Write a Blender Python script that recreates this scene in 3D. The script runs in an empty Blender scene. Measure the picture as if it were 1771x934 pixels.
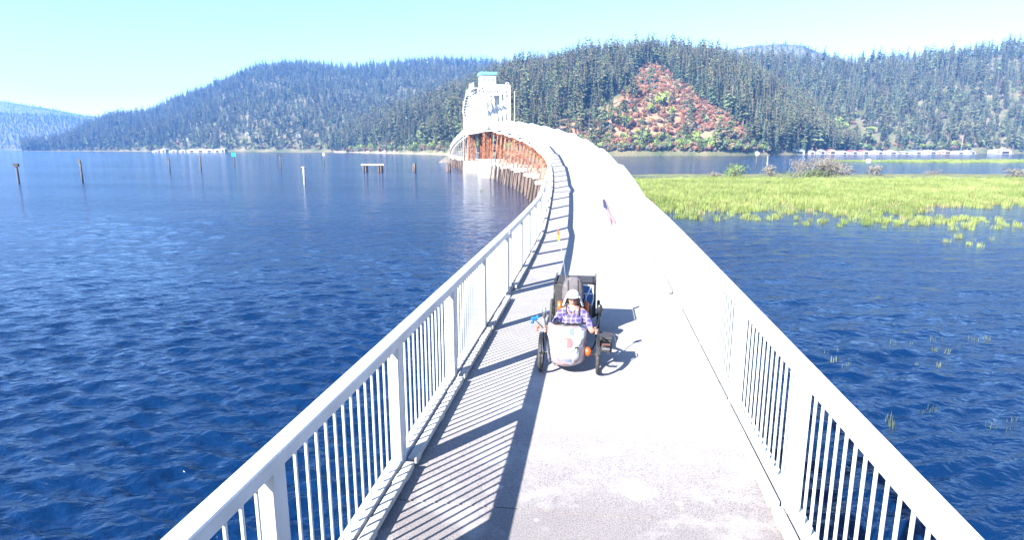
import bpy, math, random
import numpy as np
from mathutils import Vector, Matrix, noise as mnoise
random.seed(7); rng = np.random.default_rng(7)
sc = bpy.context.scene
COL = sc.collection
R = math.radians
# ------------------------------------------------------------------ camera
F, PITCH, PSI, OX = 1050.0, .1984, .1385, -.065      # focal length in photo pixels, tilt, bridge heading
EYE = 5.7                                             # lens above the lake
cam_d = bpy.data.cameras.new('camera'); cam = bpy.data.objects.new('camera', cam_d); COL.objects.link(cam)
cam.location = (0, 0, EYE); cam.rotation_euler = (R(90) - PITCH, 0, 0)
cam_d.sensor_width = 36; cam_d.lens = 36 * F / 1771; cam_d.clip_start = .05; cam_d.clip_end = 30000
sc.camera = cam
# ------------------------------------------------------------------ light
SUN_EL, SUN_BACK = R(35), R(44.6)                     # sun stands behind the lens, to the left
world = bpy.data.worlds.new('World'); sc.world = world; world.use_nodes = True
wn = world.node_tree; bg = wn.nodes['Background']
sky = wn.nodes.new('ShaderNodeTexSky'); sky.sky_type = 'NISHITA'; sky.sun_disc = False
sdir = Vector((-math.sin(SUN_BACK) * math.cos(SUN_EL), -math.cos(SUN_BACK) * math.cos(SUN_EL), math.sin(SUN_EL)))
sky.sun_elevation = SUN_EL; sky.sun_rotation = math.atan2(sdir.x, sdir.y)
sky.air_density = 1.0; sky.dust_density = 0.3; sky.ozone_density = 4.5; sky.altitude = 700
wn.links.new(sky.outputs[0], bg.inputs[0]); bg.inputs[1].default_value = .071
sl = bpy.data.lights.new('sun', 'SUN'); sun = bpy.data.objects.new('sun', sl); COL.objects.link(sun)
sl.energy = 5; sl.angle = R(.5); sl.color = (1, .95, .88)
sun.rotation_euler = sdir.to_track_quat('Z', 'Y').to_euler()
sc.render.engine = 'CYCLES'
sc.view_settings.view_transform = 'Standard'; sc.view_settings.look = 'None'
sc.view_settings.exposure = 2.5; sc.view_settings.gamma = 1
sc.cycles.volume_bounces = 1; sc.cycles.sample_clamp_indirect = 3
# ------------------------------------------------------------------ helpers
CP, SP = math.cos(PITCH), math.sin(PITCH)
def ray(px, py):
    a = (px - 885.5) / F; b = -(py - 467) / F
    return a, CP + SP * b, -SP + CP * b
def lake(px, py):                                     # point of the lake surface seen at a photo pixel
    x, y, z = ray(px, py); t = -EYE / z
    return x * t, y * t
def far(px, py, Y):                                   # point at ground distance Y seen at a photo pixel
    x, y, z = ray(px, py); t = Y / y
    return Vector((x * t, Y, EYE + z * t))
def to_px(x, y, z):
    z = z - EYE; d = y * CP - z * SP; v = z * CP + y * SP
    return 885.5 + F * x / d, 467 - F * v / d

class MB:
    def __init__(s): s.v = []; s.f = []; s.m = []
    def face(s, ids, m=0): s.f.append(tuple(ids)); s.m.append(m)
    def add(s, pts): n = len(s.v); s.v += [tuple(p) for p in pts]; return n
    def quad(s, a, b, c, d, m=0): n = s.add((a, b, c, d)); s.face((n, n+1, n+2, n+3), m)
    def tri(s, a, b, c, m=0): n = s.add((a, b, c)); s.face((n, n+1, n+2), m)
    def box(s, c, size, rz=0, m=0, mat=None):
        hx, hy, hz = size[0]/2, size[1]/2, size[2]/2
        pts = [Vector((x, y, z)) for z in (-hz, hz) for x, y in ((-hx,-hy),(hx,-hy),(hx,hy),(-hx,hy))]
        M = mat if mat is not None else Matrix.Rotation(rz, 3, 'Z')
        n = s.add([M @ p + Vector(c) for p in pts])
        for q in ((3,2,1,0),(4,5,6,7),(0,1,5,4),(1,2,6,5),(2,3,7,6),(3,0,4,7)): s.face([n+i for i in q], m)
    def beam(s, a, b, w, h=None, m=0):                # rectangular bar from a to b
        a, b = Vector(a), Vector(b); d = b - a; h = h or w
        q = d.to_track_quat('Z', 'Y').to_matrix()
        s.box((a + b) / 2, (w, h, d.length), m=m, mat=q)
    def tube(s, pts, rad, n=8, cap=True, m=0):
        pts = [Vector(p) for p in pts]; rad = rad if hasattr(rad, '__len__') else [rad] * len(pts)
        rings = []
        for i, p in enumerate(pts):
            d = (pts[min(i+1, len(pts)-1)] - pts[max(i-1, 0)])
            if d.length < 1e-9: d = Vector((0, 0, 1))
            q = d.to_track_quat('Z', 'Y').to_matrix()
            rings.append(s.add([p + q @ Vector((math.cos(t) * rad[i], math.sin(t) * rad[i], 0)) for t in [2*math.pi*k/n for k in range(n)]]))
        for a, b in zip(rings, rings[1:]):
            for k in range(n): s.face((a+k, a+(k+1) % n, b+(k+1) % n, b+k), m)
        if cap: s.face([rings[0]+k for k in reversed(range(n))], m); s.face([rings[-1]+k for k in range(n)], m)
    def torus(s, c, axis, r, w, n=28, k=8, m=0):
        q = Vector(axis).to_track_quat('Z', 'Y').to_matrix(); c = Vector(c); o = len(s.v)
        for i in range(n):
            t = 2*math.pi*i/n
            for j in range(k):
                u = 2*math.pi*j/k; rr = r + w*math.cos(u)
                s.v.append(tuple(c + q @ Vector((rr*math.cos(t), rr*math.sin(t), w*math.sin(u)))))
        for i in range(n):
            for j in range(k): s.face((o+i*k+j, o+((i+1) % n)*k+j, o+((i+1) % n)*k+(j+1) % k, o+i*k+(j+1) % k), m)
    def ball(s, c, r, n=10, k=6, m=0):
        rx, ry, rz = r if hasattr(r, '__len__') else (r, r, r); o = len(s.v)
        for i in range(k+1):
            t = math.pi*i/k
            for j in range(n):
                u = 2*math.pi*j/n
                s.v.append((c[0]+rx*math.sin(t)*math.cos(u), c[1]+ry*math.sin(t)*math.sin(u), c[2]+rz*math.cos(t)))
        for i in range(k):
            for j in range(n): s.face((o+i*n+j, o+(i+1)*n+j, o+(i+1)*n+(j+1) % n, o+i*n+(j+1) % n), m)
    def mesh(s, name, mats, smooth=False):
        me = bpy.data.meshes.new(name); me.from_pydata(s.v, [], s.f)
        for mt in (mats if isinstance(mats, (list, tuple)) else [mats]): me.materials.append(mt)
        if max(s.m, default=0): me.polygons.foreach_set('material_index', s.m)
        if smooth: me.polygons.foreach_set('use_smooth', [True]*len(me.polygons))
        me.update(); return me
    def build(s, name, mats, parent=None, smooth=False): return obj(name, s.mesh(name, mats, smooth), parent)
def obj(name, data, parent=None, loc=None, rz=0):
    o = bpy.data.objects.new(name, data); COL.objects.link(o)
    if parent is not None: o.parent = parent
    if loc is not None: o.location = loc
    if rz: o.rotation_euler = (0, 0, rz)
    return o
def tag(o, label=None, cat=None, group=None, kind=None):
    if label: o['label'] = label
    if cat: o['category'] = cat
    if group: o['group'] = group
    if kind: o['kind'] = kind
    return o
def thing(name, label, cat, loc=(0, 0, 0), rz=0, group=None):
    o = obj(name, None, None, loc, rz); o.empty_display_size = .2
    return tag(o, label, cat, group)
def bevel(o, w=.01, seg=2):
    b = o.modifiers.new('bevel', 'BEVEL'); b.width = w; b.segments = seg; b.limit_method = 'ANGLE'; return o
# ------------------------------------------------------------------ materials
def mat(name, col, col2=None, scale=5, rough=.6, metal=0, bump=0, bscale=None, detail=6, coords='Object', spec=.5, ramp=(.35, .65), rnd=0, stretch=None):
    m = bpy.data.materials.new(name); m.use_nodes = True; nt = m.node_tree; N = nt.nodes; L = nt.links
    b = N['Principled BSDF']; b.inputs['Roughness'].default_value = rough; b.inputs['Metallic'].default_value = metal
    b.inputs['Specular IOR Level'].default_value = spec
    b.inputs['Base Color'].default_value = (*col, 1); out = None
    tc = N.new('ShaderNodeNewGeometry').outputs['Position'] if coords == 'World' else N.new('ShaderNodeTexCoord').outputs[coords]
    if stretch:
        mp = N.new('ShaderNodeMapping'); mp.inputs['Scale'].default_value = stretch; L.new(tc, mp.inputs[0]); tc = mp.outputs[0]
    if col2:
        nz = N.new('ShaderNodeTexNoise'); nz.inputs['Scale'].default_value = scale; nz.inputs['Detail'].default_value = detail
        L.new(tc, nz.inputs['Vector'])
        rp = N.new('ShaderNodeValToRGB'); rp.color_ramp.elements[0].position = ramp[0]; rp.color_ramp.elements[1].position = ramp[1]
        rp.color_ramp.elements[0].color = (*col, 1); rp.color_ramp.elements[1].color = (*col2, 1)
        L.new(nz.outputs[0], rp.inputs[0]); out = rp.outputs[0]; L.new(out, b.inputs['Base Color'])
    if rnd:
        oi = N.new('ShaderNodeObjectInfo'); hs = N.new('ShaderNodeHueSaturation')
        mr = N.new('ShaderNodeMapRange'); mr.inputs['To Min'].default_value = 1-rnd; mr.inputs['To Max'].default_value = 1+rnd
        L.new(oi.outputs['Random'], mr.inputs[0]); L.new(mr.outputs[0], hs.inputs['Value'])
        mh = N.new('ShaderNodeMath'); mh.operation = 'MULTIPLY_ADD'; mh.inputs[1].default_value = .06*rnd; mh.inputs[2].default_value = .5-.03*rnd
        L.new(oi.outputs['Random'], mh.inputs[0]); L.new(mh.outputs[0], hs.inputs['Hue'])
        if out: L.new(out, hs.inputs['Color'])
        else: hs.inputs['Color'].default_value = (*col, 1)
        L.new(hs.outputs[0], b.inputs['Base Color'])
    if bump:
        nb = N.new('ShaderNodeTexNoise'); nb.inputs['Scale'].default_value = bscale or scale*3; nb.inputs['Detail'].default_value = 8
        L.new(tc, nb.inputs['Vector'])
        bp = N.new('ShaderNodeBump'); bp.inputs['Strength'].default_value = bump; bp.inputs['Distance'].default_value = .02
        L.new(nb.outputs[0], bp.inputs['Height']); L.new(bp.outputs[0], b.inputs['Normal'])
    return m
M = {}
M['rail'] = mat('rail_paint', (.32, .335, .35), (.42, .43, .44), 3, .38, 0, .05, 60, coords='World')
M['curb'] = mat('curb_concrete', (.28, .27, .25), (.36, .35, .33), 6, .85, 0, .4, 90, coords='World')
M['steel_white'] = mat('white_steel', (.5, .52, .53), (.6, .61, .61), 1.5, .5, 0, .05, 20, coords='World')
M['rust'] = mat('rust_steel', (.11, .028, .012), (.24, .09, .04), 1.6, .85, 0, .2, 12, coords='World')
M['pile'] = mat('creosote_pile', (.03, .022, .02), (.12, .085, .07), 3, .85, 0, .5, 14, coords='World', stretch=(1, 1, .15))
M['old_pile'] = mat('weathered_pile', (.035, .028, .026), (.11, .09, .08), 3, .9, 0, .5, 12, coords='World', stretch=(1, 1, .2))
M['cap'] = mat('concrete_cap', (.27, .26, .24), (.38, .37, .34), .8, .85, 0, .2, 10, coords='World')
M['teal'] = mat('teal_roof', (.09, .30, .28), (.12, .36, .34), 2, .5)
M['glass'] = mat('dark_glass', (.02, .03, .04), rough=.1)
M['black'] = mat('black_nylon', (.012, .012, .014), (.03, .03, .034), 30, .75, 0, .3, 120)
M['rubber'] = mat('tyre_rubber', (.015, .015, .016), (.035, .034, .033), 20, .8)
M['metal'] = mat('grey_metal', (.45, .46, .48), rough=.3, metal=1)
M['bmetal'] = mat('black_metal', (.02, .02, .022), rough=.35, metal=.3)
M['orange'] = mat('orange_plastic', (.42, .075, .008), (.36, .055, .008), 8, .4)
M['yellow'] = mat('yellow_cloth', (.5, .28, .01), rough=.7)
M['blue'] = mat('blue_plastic', (.005, .08, .34), (.01, .11, .4), 9, .4)
M['skin'] = mat('skin', (.27, .135, .10), (.32, .17, .125), 12, .55)
M['white_cloth'] = mat('white_cloth', (.36, .36, .36), (.42, .42, .42), 15, .85, 0, .2, 60)
M['red_cloth'] = mat('red_cloth', (.13, .006, .02), rough=.8)
M['flag_white'] = mat('flag_white', (.17, .13, .15), rough=.8)
M['navy_cloth'] = mat('navy_cloth', (.008, .01, .05), rough=.8)
M['dark_cloth'] = mat('dark_cloth', (.03, .035, .07), (.05, .055, .1), 20, .9)
M['wood_white'] = mat('white_boards', (.24, .24, .235), (.33, .33, .32), 2, .7)
M['wood_grey'] = mat('grey_boards', (.17, .165, .16), (.25, .245, .235), 2, .8)
M['wood_tan'] = mat('tan_boards', (.22, .15, .10), (.27, .2, .14), 2, .8)
M['roof_white'] = mat('pale_metal_roof', (.25, .26, .27), (.33, .34, .35), 1, .5)
M['roof_red'] = mat('red_metal_roof', (.2, .07, .055), (.24, .09, .07), 1, .6)
M['roof_blue'] = mat('blue_metal_roof', (.13, .17, .23), (.18, .22, .28), 1, .5)
M['roof_grey'] = mat('grey_roof', (.16, .16, .17), (.22, .22, .22), 1, .7)
M['dark'] = mat('dark_opening', (.02, .02, .025), rough=.9)
M['green_sign'] = mat('green_sign', (.0, .36, .20), rough=.5)
M['pale_rust'] = mat('pale_rust_steel', (.15, .05, .025), (.30, .17, .11), 1.3, .8, coords='World')
M['bark'] = mat('conifer_bark', (.12, .075, .05), (.22, .13, .085), 6, .95, rnd=.25)
M['grey_bark'] = mat('grey_bark', (.12, .105, .095), (.2, .175, .16), 4, .95, rnd=.2)
M['fir'] = mat('fir_needles', (.034, .054, .030), (.098, .128, .066), .5, .8, rnd=.5, spec=.2)
M['pine'] = mat('pine_needles', (.056, .076, .034), (.145, .165, .072), .5, .8, rnd=.5, spec=.2)
M['snag'] = mat('dry_needles', (.08, .06, .05), (.13, .105, .09), .6, .9, rnd=.3, spec=.2)
M['leaf_green'] = mat('shrub_leaves', (.05, .085, .028), (.12, .16, .05), 1, .7, rnd=.4, spec=.2)
M['leaf_lime'] = mat('lime_leaves', (.13, .18, .03), (.20, .25, .05), 1, .7, rnd=.25, spec=.2)
M['leaf_red'] = mat('autumn_leaves', (.17, .068, .04), (.26, .13, .075), 1, .8, rnd=.35, spec=.2)
M['leaf_gold'] = mat('ochre_leaves', (.17, .105, .04), (.24, .16, .065), 1, .8, rnd=.35, spec=.2)
M['leaf_grey'] = mat('dry_twigs_leaves', (.105, .098, .078), (.185, .17, .14), 1, .9, rnd=.2, spec=.2)
M['reed'] = mat('reed_blades', (.095, .135, .03), (.17, .205, .062), .12, .6, coords='World', rnd=.25, spec=.3)
M['reed_dim'] = mat('dim_reeds', (.055, .075, .025), (.10, .12, .05), .3, .7, coords='World')
M['reed_dry'] = mat('dry_reeds', (.17, .155, .07), (.22, .20, .10), .3, .7, coords='World', rnd=.25, spec=.2)

def deck_mat(name, a, b, stain, worn_vignette):
    m = bpy.data.materials.new(name); m.use_nodes = True; nt = m.node_tree; N = nt.nodes; L = nt.links
    p = N['Principled BSDF']; p.inputs['Roughness'].default_value = .9; p.inputs['Specular IOR Level'].default_value = .3
    g = N.new('ShaderNodeNewGeometry').outputs['Position']
    def noise(s, d=4, r=.6):
        n = N.new('ShaderNodeTexNoise'); n.inputs['Scale'].default_value = s; n.inputs['Detail'].default_value = d; n.inputs['Roughness'].default_value = r
        L.new(g, n.inputs['Vector']); return n.outputs[0]
    def ramp(src, stops):
        r = N.new('ShaderNodeValToRGB'); e = r.color_ramp.elements
        e[0].position, e[0].color = stops[0][0], (*stops[0][1], 1); e[1].position, e[1].color = stops[1][0], (*stops[1][1], 1)
        L.new(src, r.inputs[0]); return r.outputs[0]
    def mix(f, x, y, mode='MIX'):
        n = N.new('ShaderNodeMix'); n.data_type = 'RGBA'; n.blend_type = mode
        if isinstance(f, float): n.inputs[0].default_value = f
        else: L.new(f, n.inputs[0])
        for s, i in ((x, 6), (y, 7)):
            if isinstance(s, tuple): n.inputs[i].default_value = (*s, 1)
            else: L.new(s, n.inputs[i])
        return n.outputs[2]
    base = ramp(noise(1.3, 6), ((.3, a), (.7, b)))
    speck = ramp(noise(85, 3, .75), ((.36, (.30, .28, .31)), (.53, (1, 1, 1))))
    c = mix(.8, base, speck, 'MULTIPLY')
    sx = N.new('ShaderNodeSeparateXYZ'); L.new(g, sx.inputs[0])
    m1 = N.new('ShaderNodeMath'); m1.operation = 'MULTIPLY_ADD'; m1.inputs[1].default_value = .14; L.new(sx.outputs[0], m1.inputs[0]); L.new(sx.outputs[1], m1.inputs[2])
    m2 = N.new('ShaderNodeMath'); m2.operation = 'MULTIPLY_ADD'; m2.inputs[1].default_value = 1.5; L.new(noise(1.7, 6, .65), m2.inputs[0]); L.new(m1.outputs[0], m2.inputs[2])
    mw = N.new('ShaderNodeMapRange'); mw.inputs['From Min'].default_value = 5.0; mw.inputs['From Max'].default_value = 7.6; L.new(m2.outputs[0], mw.inputs[0])  # near end darkens: weathered slab plus lens vignetting painted into the colour
    c = mix(mw.outputs[0], mix(.9, mix(.35, worn_vignette, base), speck, 'MULTIPLY'), c)
    st = ramp(noise(2.2, 5, .65), ((.52, (0, 0, 0)), (.72, (1, 1, 1))))
    c = mix(mix(.5, st, (0, 0, 0)), c, stain)
    # pale round spots of old gum and splashes
    vo = N.new('ShaderNodeTexVoronoi'); vo.inputs['Scale'].default_value = 3.1; L.new(g, vo.inputs['Vector'])
    sp = ramp(vo.outputs['Distance'], ((.06, (1, 1, 1)), (.12, (0, 0, 0))))
    sel = ramp(noise(.9, 2), ((.5, (0, 0, 0)), (.56, (1, 1, 1))))
    c = mix(mix(1.0, sp, sel, 'MULTIPLY'), c, (.34, .335, .33))
    L.new(c, p.inputs['Base Color'])
    bp = N.new('ShaderNodeBump'); bp.inputs['Strength'].default_value = .35; bp.inputs['Distance'].default_value = .006
    L.new(noise(110, 4), bp.inputs['Height']); L.new(bp.outputs[0], p.inputs['Normal'])
    return m
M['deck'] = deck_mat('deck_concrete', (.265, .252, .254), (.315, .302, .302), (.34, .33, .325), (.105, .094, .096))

def water_mat():
    m = bpy.data.materials.new('lake_water'); m.use_nodes = True; nt = m.node_tree; N = nt.nodes; L = nt.links
    p = N['Principled BSDF']; p.inputs['Base Color'].default_value = (.0006, .0105, .042, 1); p.inputs['Roughness'].default_value = .07
    p.inputs['IOR'].default_value = 1.333
    g = N.new('ShaderNodeNewGeometry').outputs['Position']
    hs = []
    for sx, sy, rot, sc_, amp, det in ((1, 1.9, .35, .55, .30, 3), (1, 1.7, .2, 1.5, .24, 3), (1, 1.6, .35, 4.2, .10, 4)):
        mp = N.new('ShaderNodeMapping'); mp.inputs['Scale'].default_value = (sx, sy, 1); mp.inputs['Rotation'].default_value = (0, 0, rot); L.new(g, mp.inputs[0])
        n = N.new('ShaderNodeTexNoise'); n.inputs['Scale'].default_value = sc_; n.inputs['Detail'].default_value = det; n.inputs['Roughness'].default_value = .5
        n.inputs['Distortion'].default_value = .35
        L.new(mp.outputs[0], n.inputs['Vector'])
        k = N.new('ShaderNodeMath'); k.operation = 'MULTIPLY'; k.inputs[1].default_value = amp; L.new(n.outputs[0], k.inputs[0]); hs.append(k.outputs[0])
    a1 = N.new('ShaderNodeMath'); L.new(hs[0], a1.inputs[0]); L.new(hs[1], a1.inputs[1])
    a2 = N.new('ShaderNodeMath'); L.new(a1.outputs[0], a2.inputs[0]); L.new(hs[2], a2.inputs[1])
    # gusts: broad patches where the wind roughens or calms the surface
    mp = N.new('ShaderNodeMapping'); mp.inputs['Scale'].default_value = (.35, 1.2, 1); L.new(g, mp.inputs[0])
    n = N.new('ShaderNodeTexNoise'); n.inputs['Scale'].default_value = .035; n.inputs['Detail'].default_value = 4; L.new(mp.outputs[0], n.inputs['Vector'])
    mr = N.new('ShaderNodeMapRange'); mr.inputs['From Min'].default_value = .35; mr.inputs['From Max'].default_value = .65
    mr.inputs['To Min'].default_value = .7; mr.inputs['To Max'].default_value = 1.15; L.new(n.outputs[0], mr.inputs[0])
    bp = N.new('ShaderNodeBump'); bp.inputs['Distance'].default_value = .55
    L.new(mr.outputs[0], bp.inputs['Strength']); L.new(a2.outputs[0], bp.inputs['Height']); L.new(bp.outputs[0], p.inputs['Normal'])
    return m
M['water'] = water_mat()

def hill_mat():
    m = bpy.data.materials.new('forest_slope'); m.use_nodes = True; nt = m.node_tree; N = nt.nodes; L = nt.links
    p = N['Principled BSDF']; p.inputs['Roughness'].default_value = .95; p.inputs['Specular IOR Level'].default_value = .1
    g = N.new('ShaderNodeNewGeometry').outputs['Position']
    def nz(s): 
        n = N.new('ShaderNodeTexNoise'); n.inputs['Scale'].default_value = s; n.inputs['Detail'].default_value = 6; L.new(g, n.inputs['Vector']); return n.outputs[0]
    def ramp(src, a, b, p0=.35, p1=.65):
        r = N.new('ShaderNodeValToRGB'); e = r.color_ramp.elements; e[0].position = p0; e[1].position = p1
        e[0].color = (*a, 1); e[1].color = (*b, 1); L.new(src, r.inputs[0]); return r.outputs[0]
    def mix(f, a, b):
        n = N.new('ShaderNodeMix'); n.data_type = 'RGBA'; L.new(f, n.inputs[0]); L.new(a, n.inputs[6]); L.new(b, n.inputs[7]); return n.outputs[2]
    wood = ramp(nz(.05), (.05, .065, .032), (.15, .13, .075))
    red = ramp(nz(.09), (.22, .105, .062), (.25, .18, .105))
    sand = ramp(nz(.2), (.17, .14, .105), (.26, .22, .17))
    at = N.new('ShaderNodeAttribute'); at.attribute_name = 'slope_kind'
    sp = N.new('ShaderNodeSeparateColor'); L.new(at.outputs['Color'], sp.inputs[0])
    L.new(mix(sp.outputs[1], mix(sp.outputs[0], wood, red), sand), p.inputs['Base Color'])
    bp = N.new('ShaderNodeBump'); bp.inputs['Strength'].default_value = .6; bp.inputs['Distance'].default_value = 1.0
    L.new(nz(.6), bp.inputs['Height']); L.new(bp.outputs[0], p.inputs['Normal'])
    return m
M['hill'] = hill_mat()
M['marsh'] = mat('marsh_ground', (.05, .065, .02), (.12, .12, .045), .5, .95, coords='World')
M['rock'] = mat('bank_rock', (.11, .10, .085), (.20, .175, .145), .8, .95, 0, .6, 3, coords='World')
# ------------------------------------------------------------------ lake
def lake_mesh():
    az = np.linspace(R(-60), R(60), 1000); rs = [2.5]
    while rs[-1] < 190: rs.append(rs[-1]*1.0066)
    while rs[-1] < 9000: rs.append(rs[-1]*1.25)
    rs = np.array(rs); na, nr = len(az), len(rs)
    RR, AA = np.meshgrid(rs, az, indexing='ij'); X = RR*np.sin(AA); Y = RR*np.cos(AA); Z = np.zeros_like(X)
    g = np.random.default_rng(4)
    WX = X + .35*np.sin(Y*.31+1.3)+.25*np.sin(X*.23+Y*.17); WY = Y + .4*np.sin(X*.27+.4)+.25*np.sin(X*.41-Y*.22)
    near = np.clip(1.25 - RR/190, 0, 1)
    for lam, amp, n, spr in ((3.0, .0055, 4, .5), (1.5, .0075, 8, .55), (.9, .0110, 12, .6), (.55, .0095, 14, .7), (.34, .0046, 14, .9)):
        for _ in range(n):
            l = lam*g.uniform(.75, 1.3); a = -.30 + g.normal(0, spr*.6); k = 2*math.pi/l
            ph = k*(WX*math.sin(a)+WY*math.cos(a)) + g.uniform(0, 6.28)
            fade = np.clip(1.4 - RR*.0066/(l*.22), 0, 1)
            Z += 1.12*amp*g.uniform(.6, 1.3)*fade*(np.sin(ph) + .25*np.sin(2*ph+.6))
    gust = .85+.22*np.sin(X*.07+Y*.19+1)*np.sin(X*.03-Y*.11+.5)
    Z *= near*gust
    v = np.stack([X.ravel(), Y.ravel(), Z.ravel()], 1)
    ii = (np.arange(nr-1)[:, None]*na + np.arange(na-1)[None, :]).ravel()
    f = np.stack([ii, ii+1, ii+na+1, ii+na], 1)[:, ::-1]
    n0 = len(v); ex = []; fx = []                     # the water behind and beside the lens
    back = np.linspace(R(60), R(300), 40); k0 = n0
    for a in back:
        for r in (2.5, 9000): ex.append((r*math.sin(a), r*math.cos(a), 0))
    for k in range(39): fx.append((k0+2*k, k0+2*k+1, k0+2*k+3, k0+2*k+2)[::-1])
    c0 = n0 + len(ex); ring = np.linspace(0, 2*math.pi, 49)[:-1]
    for a in ring: ex.append((2.5*math.sin(a), 2.5*math.cos(a), -.03))
    fx2 = tuple(range(c0, c0+48))[::-1]
    V = np.vstack([v, np.array(ex)])
    me = bpy.data.meshes.new('lake'); me.vertices.add(len(V)); me.vertices.foreach_set('co', V.ravel())
    loops = np.concatenate([f.ravel(), np.array(fx).ravel(), np.array(fx2)]); npoly = len(f)+len(fx)+1
    me.loops.add(len(loops)); me.loops.foreach_set('vertex_index', loops.astype(np.int32))
    me.polygons.add(npoly); me.polygons.foreach_set('loop_start', np.concatenate([np.arange(npoly)*4]).astype(np.int32))
    me.update(calc_edges=True); me.polygons.foreach_set('use_smooth', [True]*npoly); me.validate(); me.materials.append(M['water']); return me
lake_o = obj('lake', lake_mesh()); tag(lake_o, kind='structure')
# ------------------------------------------------------------------ the path of the bridge
DS = .25; SV = np.arange(-8, 275, DS)
RAMP, LAND, GRADE, S1 = 8.62, 2.65, .0872, 19.73
PER = RAMP + LAND; S_TOP0 = S1 + 8*PER + RAMP; S_TOP1 = S_TOP0 + 34
head = PSI - .0033 * np.clip(SV - 10.9, 0, 101) + .0013 * np.clip(SV - 160, 0, 70)
i0 = int(round(8 / DS))
def cum(a): c = np.concatenate([[0], np.cumsum(a * DS)[:-1]]); return c - c[i0]
PX = OX + cum(np.sin(head)); PY = cum(np.cos(head))
def prof(s):
    s = np.asarray(s, float)
    def up(q):
        u = np.maximum(q - S1, 0); n = np.floor(u / PER); fr = u - n * PER
        return (n * RAMP + np.minimum(fr, RAMP)) * GRADE
    top = 9 * RAMP * GRADE
    z = np.where(s < S_TOP0, up(s), top)
    z = np.where(s > S_TOP1, np.maximum(up(S_TOP0 + S_TOP1 - s), 0), z)
    return EYE - 2.9 + .0056 * np.minimum(s, S1) + z
def P(s, lat=0, up=0):
    h = np.interp(s, SV, head)
    return Vector((float(np.interp(s, SV, PX) + lat * math.cos(h)), float(np.interp(s, SV, PY) - lat * math.sin(h)), float(prof(s)) + up))
def H(s): return float(np.interp(s, SV, head))
def sweep(mb, ss, lat0, lat1, up0, up1, m=0):
    rings = []
    for s in ss: rings.append(mb.add([P(s, lat0, up0), P(s, lat1, up0), P(s, lat1, up1), P(s, lat0, up1)]))
    for a, b in zip(rings, rings[1:]):
        for k in range(4): mb.face((a+k, a+(k+1) % 4, b+(k+1) % 4, b+k), m)
    a = rings[0]; mb.face((a+3, a+2, a+1, a), m); b = rings[-1]; mb.face((b, b+1, b+2, b+3), m)
def steps(a, b, d=1.2): return list(np.linspace(a, b, max(2, int(math.ceil((b - a) / d)) + 1)))
BENDS = [S1]
for k in range(9): BENDS += [S1 + k*PER + RAMP] + ([S1 + (k+1)*PER] if k < 8 else [])
BENDS += [S_TOP0 + S_TOP1 - b for b in reversed(BENDS)]
S_END = BENDS[-1] + 4
def steps_b(a, b, d=1.2):                             # steps that keep every break of slope
    cuts = [a] + [x for x in BENDS if a + 1e-3 < x < b - 1e-3] + [b]; out = [a]
    for x, y in zip(cuts, cuts[1:]): out += steps(x, y, d)[1:]
    return out
# ------------------------------------------------------------------ bridge
bridge = thing('trestle_bridge', 'long white railed bridge climbing in ramps on rusty trestle legs over the lake', 'bridge')
GAP0, GAP1 = 11.14, 11.92
panels = [(4.9 + (k-3)*2.08, 4.9 + (k-2)*2.08) for k in range(6)]
panels = [(-3.42, -1.34)] + panels
panels += [(GAP1 + k*(S1-GAP1)/4, GAP1 + (k+1)*(S1-GAP1)/4) for k in range(4)]
def ramp_panels(a, b, n): return [(a + k*(b-a)/n, a + (k+1)*(b-a)/n) for k in range(n)]
for a, b in zip(BENDS, BENDS[1:]):
    n = 4 if 7 < b-a < 10 else (1 if b-a < 4 else round((b-a)/2.13)); panels += ramp_panels(a, b, n)
# deck slabs
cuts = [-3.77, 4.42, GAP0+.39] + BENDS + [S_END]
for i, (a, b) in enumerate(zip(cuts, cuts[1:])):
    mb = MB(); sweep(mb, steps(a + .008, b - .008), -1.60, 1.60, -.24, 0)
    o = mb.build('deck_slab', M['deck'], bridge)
    if i == 0: o['label'] = 'darker weathered concrete slab at the near end, lens dimming painted in'
# girders under the deck
for lat in (-1.15, 1.15):
    mb = MB(); sweep(mb, steps_b(-3.7, S_END, 2.5), lat-.14, lat+.14, -.80, -.25); mb.build('girder', M['steel_white'], bridge)
# posts, rails, balusters
mb = MB(); mb.box((0, 0, .45), (.10, .012, 1.46)); mb.box((.044, 0, .45), (.012, .12, 1.46)); mb.box((-.044, 0, .45), (.012, .12, 1.46)); mb.box((0, 0, -.02), (.118, .14, .02))
mb2 = MB(); mb2.box((0, 0, .4525), (.104, .118, 1.455))
post_me = mb2.mesh('post', M['rail'])
mb = MB(); mb.tube([(0, 0, 0), (0, 0, 1.066)], .0115, 8); bal_me = mb.mesh('baluster', M['rail'])
rails = {}
for side in (-1, 1):
    rails[side] = obj('railing', None, bridge)
    rails[side].empty_display_size = .2
nb = 0; rest = MB()
for side in (-1, 1):
    rl = rails[side]
    for a, b in ((-3.83, GAP0+.33), (GAP0+.43, S_END)):
        mb = MB(); sweep(mb, steps_b(a, b), side*1.655-.064, side*1.655+.064, 1.18, 1.275)
        bevel(mb.build('top_rail', M['rail'], rl), .008, 1)
    for s in (GAP0+.30, GAP0+.46): obj('post', post_me, rl, P(s, side*1.655), -H(s))
    for a, b in ((GAP0+.06, GAP0+.245), (GAP0+.515, GAP1-.06)):
        mb = MB(); sweep(mb, [a, b], side*1.665-.05, side*1.665+.05, .05, .11); mb.build('bottom_rail', M['rail'], rl)
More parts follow.
